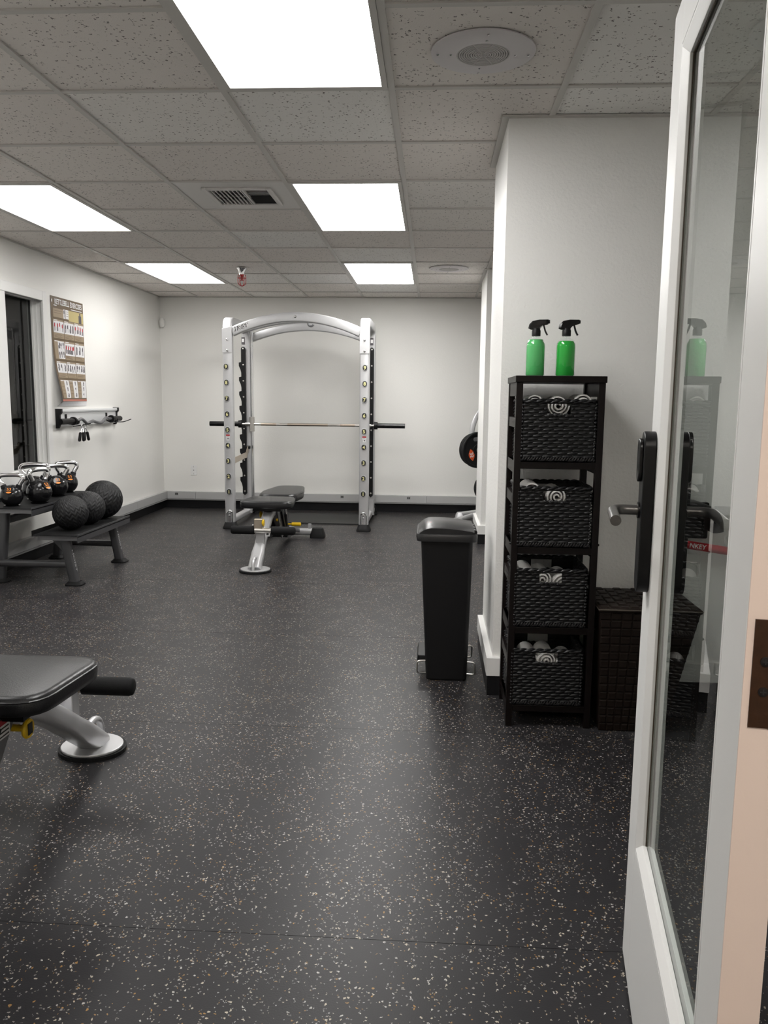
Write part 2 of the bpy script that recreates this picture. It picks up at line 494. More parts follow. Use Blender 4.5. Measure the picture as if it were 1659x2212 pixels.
# left wall with window opening  (pane bay Y 5.69-6.05, second bay nearer)
WY0, WYM0, WYM1, WY1, WZ0, WZ1 = 4.86, 5.43, 5.665, 6.232, 0.68, 2.004
mb = MB()
mb.box(XL - .12, XL, -2.2, WY0, 0, CZ + .1)
mb.box(XL - .12, XL, WY1, YB, 0, CZ + .1)
mb.box(XL - .12, XL, WY0, WY1, 0, WZ0)
mb.box(XL - .12, XL, WY0, WY1, WZ1, CZ + .1)
wall_left = struct(mb.build('wall_left', M_wall))
# wall stubs on the right
P1X, P1Y0, P1Y1 = 0.277, 3.345, 4.02
P2X, P2Y0, P2Y1 = 0.440, 7.02, 7.80
wall_pier_near = struct(box1('wall_pier_near', (P1X, XR, P1Y0, P1Y1, 0, CZ + .1), M_wallp))
wall_pier_far = struct(box1('wall_pier_far', (P2X, XR, P2Y0, P2Y1, 0, CZ + .1), M_wallp))
wall_right = struct(box1('wall_right', (XR, XR + .12, -2.2, YB, 0, CZ + .1), M_wall))
# wall with the doorway the camera looks through
DX0, DX1 = -0.56, 0.41
mb = MB()
mb.box(XL, DX0, YF - .14, YF, 0, CZ + .1)
mb.box(DX1, XR, YF - .14, YF, 0, CZ + .1)
mb.box(DX0, DX1, YF - .14, YF, 2.03, CZ + .1)
wall_front = struct(mb.build('wall_front', M_wall))
mb = MB()
mb.box(XL - .1, XR + .1, -2.32, -2.2, 0, CZ + .1)
wall_hall = struct(mb.build('wall_hall', mat('hall_paint', (0.76, 0.68, 0.60), 0.6)))

# bases
def base_run(name, x0, x1, y0, y1, h=0.092, m=M_cove):
    return struct(box1(name, (x0, x1, y0, y1, 0, h), m, bevel=0.003))
base_run('baseboard_back', XL + .016, XR, YB - .016, YB)
base_run('baseboard_left', XL, XL + .016, YF, YB)
def pier_base(name, tname, x, y0, y1):
    mb = MB(); t = .022
    mb.box(x - t, XR, y0 - t, y0, 0, .085); mb.box(x - t, x, y0, y1, 0, .085)
    struct(mb.build(name, M_cove))
    mb = MB(); t = .026
    mb.box(x - t, XR, y0 - t, y0, .088, .165); mb.box(x - t, x, y0, y1, .088, .165)
    struct(mb.build(tname, M_trimw))
pier_base('baseboard_pier_near', 'trim_1', P1X, P1Y0, P1Y1)
pier_base('baseboard_pier_far', 'trim_2', P2X, P2Y0, P2Y1)
base_run('baseboard_front', XL + .016, DX0 - .08, YF, YF + .016)

# surface raceway along back and left wall
def raceway(name, along, a0, a1, seams, outlets):
    root = bpy.data.objects.new(name, None); C.objects.link(root); struct(root)
    root.empty_display_size = .05
    base = Vector((XL, YB, .095)); root.location = base; ORIGIN[root.name] = base
    cuts = [a0] + list(seams) + [a1]
    D = .045
    for p, q in zip(cuts, cuts[1:]):
        mb = MB(); mb2 = MB()
        if along == 'x':
            mb.box(p + .0012, q - .0012, YB - D, YB, .108, .190); mb2.box(p, q, YB - D - .006, YB, .095, .106)
        else:
            mb.box(XL, XL + D, p + .0012, q - .0012, .108, .190); mb2.box(XL, XL + D + .006, p, q, .095, .106)
        mb.build('raceway_cover', M_race, root, bevel=.002)
        mb2.build('raceway_lip', M_raced, root)
    for k in outlets:
        mb = MB(); mb.cur = 0
        if along == 'x':
            f = lambda a0, a1, z0, z1, t: mb.box(k + a0, k + a1, YB - D - t, YB - D, z0, z1)
        else:
            f = lambda a0, a1, z0, z1, t: mb.box(XL + D, XL + D + t, k + a0, k + a1, z0, z1)
        f(-.02, .02, .146, .176, .0015)
        mb.cur = 1
        for q in (-.012, .003): f(q, q + .009, .151, .171, .003)
        mb.build('outlet', [M_raced, M_black], root)
    return root
raceway('trim_3', 'x', XL + .046, XR, [-2.68, -1.62, -.62, -.05, .85], [-2.90, -1.0, -.25])
raceway('trim_4', 'y', YF, YB - .001, [2.6, 4.4, 6.2, 8.0], [3.5, 7.1])

# ------------------------------------------------------------------ window in the left wall
win = bpy.data.objects.new('window_1', None); C.objects.link(win); struct(win)
wb = Vector((XL, (WY0 + WY1) / 2, WZ0)); win.location = wb; ORIGIN[win.name] = wb
mb = MB()   # casing on the wall face
cw = 0.048
mb.box(XL, XL + .02, WY1 - .02, WY1 + cw, WZ0 - .12, WZ1 + .055)
mb.box(XL, XL + .02, WY0 - cw, WY0 + .02, WZ0 - .12, WZ1 + .055)
mb.box(XL, XL + .02, WY0 + .02, WY1 - .02, WZ1 - .02, WZ1 + .055)
mb.box(XL, XL + .02, WY0 + .02, WY1 - .02, WZ0 - .12, WZ0 + .02)
mb.build('window_casing', M_trimw, win, bevel=.004)
mb = MB()   # stepped jamb
for d, t in ((.02, .008), (.05, .018), (.075, .03)):
    mb.box(XL - d - .03, XL - d + .01, WY1 - t, WY1, WZ0, WZ1); mb.box(XL - d - .03, XL - d + .01, WY0, WY0 + t, WZ0, WZ1)
    mb.box(XL - d - .03, XL - d + .01, WY0, WY1, WZ1 - t * .55, WZ1); mb.box(XL - d - .03, XL - d + .01, WY0, WY1, WZ0, WZ0 + t * .4)
mb.build('window_jamb', M_trimw, win)
box1('mullion', (XL - .10, XL + .015, WYM0, WYM1, WZ0, WZ1), M_trimw, win, bevel=.004)
for a, b in ((WY0, WYM0), (WYM1, WY1)):
    box1('window_pane', (XL - .088, XL - .082, a + .02, b - .03, WZ0 + .01, WZ1 - .02), M_glassw, win)
    mb = MB(); mb.box(XL - .092, XL - .078, b - .042, b - .03, WZ0 + .01, WZ1 - .02)
    mb.build('glazing_gasket', M_print_k, win)
# dim room behind the window
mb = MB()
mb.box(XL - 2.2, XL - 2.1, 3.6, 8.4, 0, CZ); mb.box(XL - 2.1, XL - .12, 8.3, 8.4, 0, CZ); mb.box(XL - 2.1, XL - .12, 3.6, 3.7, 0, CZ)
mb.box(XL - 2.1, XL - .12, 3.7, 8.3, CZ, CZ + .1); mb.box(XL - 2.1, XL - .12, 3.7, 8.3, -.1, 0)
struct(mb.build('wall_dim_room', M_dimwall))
mb = MB()
mb.box(XL - 1.2, XL - .8, 7.3, 8.2, .02, .78)
mb.box(XL - 1.15, XL - .85, 7.4, 8.1, .78, 1.0)
tag(mb.build('cabinet', mat('dim_cabinet', (0.10, 0.085, 0.07), .6), bevel=.01), 'dim brown cabinet seen through the dark side window', 'cabinet')

# ------------------------------------------------------------------ ceiling
ceiling = struct(box1('ceiling', (XL - .1, XR + .1, -2.2, YB + .1, CZ + .03, CZ + .15), M_tbar))
GZ = CZ
lights = {}
LIGHT_CELLS = []
for ci in (-4, -1):
    for rj in (-2, 2, 6): LIGHT_CELLS.append((ci, rj))
taken = set()
for c, r in LIGHT_CELLS: taken |= {(c, r), (c, r + 1)}
taken.add((-2, 2))
gx0, gx1, gy0, gy1 = -5, 4, -9, 10
TILE = {}
def tile(x0, x1, y0, y1):
    key = (round(x1 - x0, 3), round(y1 - y0, 3))
    if key not in TILE:
        a, b = (x1 - x0) / 2 - .0115, (y1 - y0) / 2 - .0115
        me_o = MB().box(-a, a, -b, b, 0, .02).build('ceiling_tile', M_tile, origin=(0, 0, 0))
        TILE[key] = me_o.data; o = me_o
    else:
        o = bpy.data.objects.new('ceiling_tile', TILE[key]); C.objects.link(o)
    o.parent = ceiling
    o.location = Vector(((x0 + x1) / 2, (y0 + y1) / 2, CZ + .0065)) - ORIGIN[ceiling.name]
for c in range(gx0, gx1):
    for r in range(gy0, gy1):
        if (c, r) in taken: continue
        x0, x1 = max(X0 + c * T, XL), min(X0 + (c + 1) * T, XR)
        y0, y1 = Y0 + r * T, Y0 + (r + 1) * T
        if r == gy1 - 1: y1 = YB
        if x1 - x0 < .05: continue
        xm, ym = (x0 + x1) / 2, (y0 + y1) / 2
        if xm > P1X + .1 and P1Y0 < y0 and y1 < P1Y1: continue
        tile(x0, x1, y0, y1)
for c in range(gx0 + 1, gx1):
    x = X0 + c * T
    MB().box(x - .012, x + .012, -2.2, YB, GZ, GZ + .006).box(x - .002, x + .002, -2.2, YB, GZ + .006, GZ + .03).build('grid_runner', M_tbar, ceiling)
for r in range(gy0, gy1):
    y = Y0 + r * T
    for c in range(gx0, gx1):
        if (c, r) in taken and (c, r - 1) in taken and (c, r) not in LIGHT_CELLS and c != -2: continue
        a, b = max(XL, X0 + c * T + .012), min(XR, X0 + (c + 1) * T - .012)
        if b - a < .04: continue
        key = ('tee', round(b - a, 3))
        if key not in TILE:
            o = MB().box(-(b - a) / 2, (b - a) / 2, -.012, .012, .0008, .006).build('cross_tee', M_tbar, origin=(0, 0, 0)); TILE[key] = o.data
        else:
            o = bpy.data.objects.new('cross_tee', TILE[key]); C.objects.link(o)
        o.parent = ceiling; o.location = Vector(((a + b) / 2, y, GZ)) - ORIGIN[ceiling.name]
# wall angles
mb = MB()
mb.box(XL, XL + .022, YF, YB, GZ - .0012, GZ + .004); mb.box(XL + .022, XR, YB - .022, YB, GZ - .0012, GZ + .004)
mb.box(P1X - .026, P1X, P1Y0 - .022, P1Y1, GZ - .0025, GZ + .004); mb.box(P1X, XR, P1Y0 - .022, P1Y0, GZ - .0025, GZ + .004)
mb.box(P2X - .022, P2X, P2Y0 - .022, P2Y1, GZ - .0025, GZ + .004); mb.box(P2X, XR, P2Y0 - .022, P2Y0, GZ - .0025, GZ + .004)
mb.build('wall_angle', M_tbar, ceiling)

# troffers
LL = {(-1, -2): 'large glowing ceiling panel nearest the camera, above the doorway side of the room',
      (-1, 2): 'glowing ceiling panel right of the air vent',
      (-1, 6): 'small far glowing ceiling panel left of the distant round speaker',
      (-4, -2): 'glowing ceiling panel left of the camera, out at the left of the nearest panel',
      (-4, 2): 'glowing ceiling panel cut by the left edge of the photo',
      (-4, 6): 'far left glowing ceiling panel beside the sprinkler'}
for c, r in LIGHT_CELLS:
    x0, x1, y0, y1 = X0 + c * T, X0 + (c + 1) * T, Y0 + r * T, Y0 + (r + 2) * T
    t = thing('ceiling_light', ((x0 + x1) / 2, (y0 + y1) / 2, CZ), LL[(c, r)], 'ceiling light', 'fluorescent panels in the ceiling')
    mb = MB(); a = .013; b = .034
    mb.box(x0 + a, x0 + b, y0 + a, y1 - a, CZ - .003, CZ + .028); mb.box(x1 - b, x1 - a, y0 + a, y1 - a, CZ - .003, CZ + .028)
    mb.box(x0 + b, x1 - b, y0 + a, y0 + b, CZ - .003, CZ + .028); mb.box(x0 + b, x1 - b, y1 - b, y1 - a, CZ - .003, CZ + .028)
    mb.build('light_frame', M_tbar, t)
    box1('diffuser', (x0 + b, x1 - b, y0 + b, y1 - b, CZ + .006, CZ + .012), M_diffs if c == -4 else (M_diffn if r == -2 else M_diff), t)
t = thing('ceiling_light', (0, -.7, CZ), 'corridor ceiling panel behind the camera', 'ceiling light')
box1('diffuser', (-.30, .30, -1.3, -.1, CZ - .01, CZ - .004), M_hall, t)
mb = MB()
for q in ((-.33, -.30, -1.33, -.07), (.30, .33, -1.33, -.07), (-.30, .30, -1.33, -1.3), (-.30, .30, -.1, -.07)): mb.box(*q, CZ - .014, CZ + .004)
mb.build('light_frame', M_tbar, t)

# air vent in its panel
vx, vy = -1.062, 4.558
x0, x1, y0, y1 = X0 - 2 * T, X0 - T, Y0 + 2 * T, Y0 + 3 * T
t = thing('ceiling_vent', (vx, vy, CZ), 'white square-panel air vent with louvres in the ceiling', 'air vent')
mb = MB(); hx, hy = .165, .165
for q in ((x0 + .012, vx - hx, y0 + .012, y1 - .012), (vx + hx, x1 - .012, y0 + .012, y1 - .012), (vx - hx, vx + hx, y0 + .012, vy - hy), (vx - hx, vx + hx, vy + hy, y1 - .012)):
    mb.box(*q, CZ + .004, CZ + .02)
mb.build('vent_panel', M_ventw, t)
mb = MB()
for q in ((-.185, -.160, -.185, .185), (.160, .185, -.185, .185), (-.16, .16, -.185, -.16), (-.16, .16, .16, .185)):
    mb.box(vx + q[0], vx + q[1], vy + q[2], vy + q[3], CZ - .008, CZ + .004)
mb.build('vent_frame', M_ventw, t, bevel=.003)
box1('vent_cavity', (vx - .16, vx + .16, vy - .16, vy + .16, CZ + .024, CZ + .028), M_dark, t)
for k in range(8):
    M = Matrix.Translation((vx - .146 + k * .0225, vy, CZ + .003)) @ Matrix.Rotation(R(-28), 4, 'Y')
    MB().box(-.0022, .0022, -.155, .155, -.010, .010, M).build('louvre', M_ventw, t)
for k in range(2):
    MB().box(vx - .155, vx + .02, vy - .055 + k * .11, vy - .05 + k * .11, CZ + .012, CZ + .018).build('damper_bar', M_ventw, t)
box1('vent_divider', (vx + .022, vx + .03, vy - .155, vy + .155, CZ - .004, CZ + .012), M_ventw, t)
for k in range(5):
    M = Matrix.Translation((vx + .095, vy + .14 - k * .024, CZ + .008)) @ Matrix.Rotation(R(-50), 4, 'X')
    MB().box(-.062, .062, -.012, .012, -.001, .001, M).build('louvre', M_dark if k < 5 else M_ventw, t)  # slats coloured near black to give the shaded gap of the vent
for k in range(6):
    M = Matrix.Translation((vx + .095, vy - .01 - k * .026, CZ + .008)) @ Matrix.Rotation(R(18), 4, 'X')
    MB().box(-.062, .062, -.0135, .0135, -.001, .001, M).build('louvre', M_ventw, t)

# ceiling speakers
def speaker(x, y, r, label):
    t = thing('ceiling_speaker', (x, y, CZ), label, 'ceiling speaker', 'round speakers in the ceiling')
    prof = [(r * .51, CZ + .002), (r * .51, CZ - .007), (r * .56, CZ - .008), (r * .90, CZ - .005), (r, CZ - .001), (r, CZ + .003)]
    MB().lathe([(a, z - CZ) for a, z in prof], (x, y, CZ), 56, cap=False).build('speaker_rim', M_spk, t, smooth=50)
    MB().lathe([(r * .52, 0), (.0001, 0)], (x, y, CZ - .002), 40, cap=False).build('speaker_cone', mat('speaker_cloth', (.12, .115, .11), .8), t)
    mb = MB()
    for k in range(11):
        q = r * (.05 + .045 * k)
        mb.lathe([(q - r * .016, 0), (q - r * .016, -.004), (q + r * .016, -.004), (q + r * .016, 0)], (x, y, CZ - .003), 40, cap=False)
    for a in range(4):
        M = Matrix.Translation((x, y, CZ - .0052)) @ Matrix.Rotation(R(45 * a + 20), 4, 'Z')
        mb.box(-r * .5, r * .5, -.002, .002, -.002, 0, M)
    mb.build('speaker_grille', M_spkg, t)
    for rr in (.62, .87):
        for a in range(4):
            an = R(90 * a + 3)
            MB().lathe([(.0045, 0), (.0045, -.003), (.002, -.0045)], (x + math.cos(an) * r * rr, y + math.sin(an) * r * rr, CZ - .005), 10).build('screw', M_chrome, t)
speaker(.139, 2.746, .166, 'large round ceiling speaker with concentric grille near the door')
speaker(.115, 6.994, .166, 'distant round ceiling speaker above the far pier')

# sprinkler with red guard
t = thing('fire_sprinkler', (-1.647, 6.963, CZ), 'chrome ceiling sprinkler in a red wire guard', 'sprinkler')
c = (-1.647, 6.963, CZ)
MB().lathe([(.045, 0), (.045, -.004), (.03, -.02), (.022, -.05), (.022, -.058), (.0001, -.058)], c, 24).build('escutcheon', M_chrome, t, smooth=40)
MB().lathe([(.014, -.05), (.014, -.07), (.008, -.075), (.008, -.10), (.02, -.103), (.02, -.106)], c, 16).build('sprinkler_head', M_redp, t, smooth=40)
mb = MB()
for k in range(3):
    a = R(60 * k + 15); d = Vector((math.cos(a), math.sin(a), 0)); cc = Vector(c)
    pts = [cc + d * .026 + Vector((0, 0, -.055)), cc + d * .034 + Vector((0, 0, -.08)), cc + d * .030 + Vector((0, 0, -.13)), cc + Vector((0, 0, -.152)), cc - d * .030 + Vector((0, 0, -.13)), cc - d * .034 + Vector((0, 0, -.08)), cc - d * .026 + Vector((0, 0, -.055))]
    mb.tube(smoothpath(pts, 4), .0032, 6)
mb.tube([Vector(c) + Vector((math.cos(R(a)) * .034, math.sin(R(a)) * .034, -.085)) for a in range(0, 361, 30)], .003, 6)
mb.build('wire_guard', M_redp, t, smooth=60)

# corner sensor and wall plate
t = thing('motion_sensor', (XL + .03, YB - .03, 2.02), 'small white sensor high in the back left corner', 'sensor')
MB().lathe([(.018, 0), (.03, .02), (.032, .07), (.02, .10), (.001, .102)], (XL + .035, YB - .035, 2.02), 16).build('sensor_body', M_wall, t, smooth=40)
MB().cyl((XL + .035, YB - .035, 2.06), (XL, YB - .001, 2.06), .012, 10).build('sensor_bracket', M_wall, t)
t = thing('wall_outlet', (-2.706, YB, .43), 'white wall plate low on the back wall beside the weight rack', 'wall plate')
box1('plate', (-2.741, -2.671, YB - .006, YB, .375, .490), M_white, t, bevel=.002)
mb = MB()
for z in (.472, .393): mb.box(-2.7075, -2.7045, YB - .0068, YB - .006, z - .008, z + .008)
mb.lathe([(.006, 0), (.006, .002)], (-2.706, YB - .007, .432), 12, Matrix.Rotation(R(90), 4, 'X'))
mb.build('jack_marks', M_raced, t)['kind'] = 'stuff'

# ================================================================== DOOR
HX, HY = 0.3345, 0.84
LX, LY = 0.458, 1.71
DW = math.hypot(LX - HX, LY - HY)
DA = math.atan2(LY - HY, LX - HX)
TH = .044
DZ0, DZ1 = 0.012, 1.995
door = bpy.data.objects.new('door_1', None); C.objects.link(door); struct(door)
door.location = (HX, HY, 0); door.rotation_euler = (0, 0, DA); ORIGIN[door.name] = Vector((0, 0, 0))
GS0, GS1, GZ0, GZ1 = .128, .742, .345, 1.880      # glazed opening (along the door, up)
box1('hinge_stile', (0.001, GS0 - .0215, -TH, 0, DZ0, DZ1), M_doorw, door, bevel=.0015)
box1('latch_stile', (GS1 + .0215, DW, -TH, 0, DZ0, DZ1), M_doorw, door, bevel=.0015)
box1('bottom_rail', (GS0 - .0215, GS1 + .0215, -TH, 0, DZ0, GZ0 - .0215), M_doorw, door)
box1('top_rail', (GS0 - .0215, GS1 + .0215, -TH, 0, GZ1 + .0215, DZ1), M_doorw, door)
box1('painted_hinge_edge', (-.0012, .001, -TH, -.0004, DZ0, DZ1), M_doore, door)
box1('glass_pane', (GS0 - .006, GS1 + .006, -.025, -.019, GZ0 - .006, GZ1 + .006), M_glass, door)
def stop(name, s0, s1, z0, z1, side):
    """glazing stop: bead on the face, sloped inner step, thin gasket"""
    mb = MB()
    for f, g in ((1, 0), (-1, -TH)):
        y_out = g + f * .005; y_in = -.022 + f * .0035
        prof = [(-.0198, g), (-.014, g), (.002, g - f * .010), (.004, g - f * .0115), (.004, y_in), (-.0198, y_in)]
        if side == 'v0': vs = lambda p, z: (s0 + p[0], p[1], z)
        for end in (0,): pass
        def pt(p, e):
            if side == 'l': return (s0 + p[0], p[1], (z0 - .0 + p[0]) if e == 0 else (z1 - p[0]))
            if side == 'r': return (s1 - p[0], p[1], (z0 + p[0]) if e == 0 else (z1 - p[0]))
            if side == 'b': return ((s0 + p[0]) if e == 0 else (s1 - p[0]), p[1], z0 + p[0])
            return ((s0 + p[0]) if e == 0 else (s1 - p[0]), p[1], z1 - p[0])
        mb.loft([[pt(p, 0) for p in prof], [pt(p, 1) for p in prof]])
    mb.build(name, M_doorw, door)
for sd in 'lrbt': stop('glazing_stop', GS0, GS1, GZ0, GZ1, sd)
mb = MB()
for y0, y1 in ((-.0188, -.0166), (-.0274, -.0252)):
    mb.box(GS1 - .0065, GS1 - .004, y0, y1, GZ0 + .004, GZ1 - .004); mb.box(GS0 + .004, GS0 + .0065, y0, y1, GZ0 + .004, GZ1 - .004)
    mb.box(GS0 + .004, GS1 - .004, y0, y1, GZ1 - .0065, GZ1 - .004)
mb.build('glazing_gasket', M_gasket, door)
# hinge leaf on the hinge edge
hz0, hz1 = .912, 1.030
hl = box1('hinge_leaf', (-.0034, -.0012, -TH + .001, -.0075, hz0, hz1), M_hinge, door)
for y, z in ((-.020, .985), (-.020, .952), (-.034, .925), (-.034, 1.008)):
    mb = MB(); mb.lathe([(.0052, 0), (.0052, .0012), (.003, .0014)], (-.0034, y, z), 16, Matrix.Rotation(R(-90), 4, 'Y'))
    s = mb.build('screw', M_screw, hl)
    mb = MB(); mb.box(-.0052, -.0046, y - .003, y + .003, z - .0006, z + .0006); mb.box(-.0052, -.0046, y - .0006, y + .0006, z - .003, z + .003)
    mb.build('screw_slot', M_print_k, hl)
mb = MB()   # hinge barrel towards the jamb
mb.cyl((-.004, -TH - .006, hz0), (-.004, -TH - .006, hz1), .0065, 14)
mb.build('hinge_barrel', M_hinge, door, smooth=40)
# lock: long rounded escutcheon, reader module, lever
ls = DW - .066
lz0, lz1 = .866, 1.196
def stadium(w, z0, z1, n=10):
    r = w / 2
    return [(r * math.cos(R(a)), z1 - r + r * math.sin(R(a))) for a in [180 * k / n for k in range(n + 1)]] + \
           [(r * math.cos(R(a)), z0 + r + r * math.sin(R(a))) for a in [180 + 180 * k / n for k in range(n + 1)]]
def slab(mb, poly, y0, y1, s):
    n = len(poly)
    mb.loft([[(s + x, y0, z) for x, z in poly], [(s + x, y1, z) for x, z in poly]])
mb = MB(); slab(mb, stadium(.062, lz0, lz1), 0, .024, ls)
lock = mb.build('lock_plate', M_lock, door, smooth=30, bevel=.002)
mb = MB(); slab(mb, stadium(.040, 1.094, 1.182), .024, .032, ls)
mb.build('card_reader', M_blackg, lock, smooth=30, bevel=.002)
mb = MB()
lv = filletpath([(ls, .022, 1.036), (ls, .078, 1.036), (ls - .125, .080, 1.030)], .030, 8)
mb.tube(lv, .0105, 18)
mb.build('lever', M_lever, lock, smooth=50)
MB().cyl((ls, .024, 1.036), (ls, .028, 1.036), .017, 24).build('lever_rose', M_lock, lock, smooth=40)
# outside trim of the lock
mb = MB(); slab(mb, stadium(.062, lz0, lz1), -TH - .024, -TH, ls); mb.build('outer_lock_plate', M_lock, door, smooth=30)

# ================================================================== STEP BIN
t = thing('step_bin', (.08, 3.61, 0), 'slim black plastic step bin with curved lid beside the white pier', 'trash can')
y0, y1 = 3.472, 3.775
def bodyring(xa, xb, ya, yb, z, r):
    cx, cy = (xa + xb) / 2, (ya + yb) / 2
    return [(cx + x, cy + y, z) for x, y in rrect(xb - xa, yb - ya, r, 4)]
mb = MB()
mb.loft([bodyring(-.008, .176, y0 + .012, y1 - .012, .008, .02), bodyring(-.040, .190, y0, y1, .645, .024)])
mb.build('bin_body', M_black, t, smooth=40)
box1('bin_foot', (.004, .164, y0 + .025, y1 - .025, 0, .010), M_black, t)
mb = MB()
mb.loft([bodyring(-.058, .206, y0 - .016, y1 + .014, .640, .03), bodyring(-.062, .208, y0 - .018, y1 + .016, .660, .032), bodyring(-.058, .206, y0 - .014, y1 + .012, .672, .032)])
mb.build('lid_rim', M_lid, t, smooth=50)
mb = MB()   # swing lid arched along its length
rings = []
for k in range(19):
    u = k / 18; x = -.055 + u * .248
    z = .672 + .032 * (1 - (1 - min(1, u / .26)) ** 2.2) * (1 - max(0, (u - .35) / .65) ** 2 * .5)
    hw = (y1 - y0) / 2 + .006 - .012 * max(0, 1 - u * 6) ** 2
    cy = (y0 + y1) / 2
    rings.append([(x, cy - hw, .666), (x, cy - hw, z - .006), (x, cy - hw + .010, z), (x, cy, z + .004), (x, cy + hw - .010, z), (x, cy + hw, z - .006), (x, cy + hw, .666)])
mb.loft(rings)
lid = mb.build('bin_lid', M_lid, t, smooth=35)
mb = MB()
for yy in (3.53, 3.60, 3.67): mb.cyl((.197, yy - .024, .676), (.197, yy + .024, .676), .011, 10)
mb.build('lid_hinge', M_black, lid)
mb = MB(); put_text(mb, 'I  III', (-.005, y0 + .10, .7095), (1, 0, 0), (0, 1, 0), height=.010, bold=.02)
mb.build('lid_print', M_orangered, lid)
for s, x in ((-1, -.018), (1, .178)):
    mb = MB()
    xo = x + s * (.030 if s < 0 else .032)
    mb.tube(filletpath([(x + .01 * -s, y0 + .03, .086), (xo, y0 + .022, .086), (xo, y0 + .022, .030), (x + .01 * -s, y0 + .03, .030)], .012, 5), .0038, 8)
    mb.build('pedal_wire', M_steel, t, smooth=60); mb = MB()
    mb.tube(filletpath([(x + .01 * -s, y1 - .03, .086), (xo, y1 - .03, .086), (xo, y1 - .03, .030), (x + .01 * -s, y1 - .03, .030)], .012, 5), .0038, 8)
    mb.build('pedal_wire', M_steel, t, smooth=60)
mb = MB(); mb.loft([bodyring(-.050, .0, y0 + .05, y1 - .05, .075, .01), bodyring(-.046, .0, y0 + .05, y1 - .05, .105, .01)])
mb.build('pedal', M_black, t, bevel=.004)

# ================================================================== SHELF TOWER
SX0, SX1, SY0, SY1, STZ = .306, .629, 2.998, 3.310, 1.346
shelf = thing('shelf_tower', ((SX0 + SX1) / 2, (SY0 + SY1) / 2, 0), 'tall narrow espresso wood shelf tower holding woven baskets', 'shelf')
box1('top_board', (SX0 - .004, SX1 + .004, SY0 - .004, SY1 + .004, STZ - .024, STZ), M_wood, shelf, bevel=.002)
PW = .024
for x in (SX0, SX1 - PW):
    for y in (SY0, SY1 - PW - .006):
        box1('post', (x, x + PW, y, y + PW + .006, 0, STZ - .024), M_wood, shelf, bevel=.0015)
LEV = [1.030, .708, .398, .086]
for z in LEV:
    box1('shelf_board', (SX0 + .004, SX1 - .004, SY0 + .004, SY1 - .004, z - .026, z), M_wood, shelf, bevel=.0015)
for x in (SX0 + .003, SX1 - .017):
    for z0, z1 in ((1.272, 1.322), (1.155, 1.192), (.985, 1.030), (.865, .905), (.665, .708), (.552, .592), (.355, .398), (.235, .275), (.045, .086)):
        box1('side_rail', (x, x + .014, SY0 + PW, SY1 - PW, z0, z1), M_wood, shelf)
for z in (.720, .395):
    for x in (SX0 - .002, SX1 + .002): MB().sphere((x, SY0 + .014, z), .005, 8).build('bolt_head', M_black, shelf)

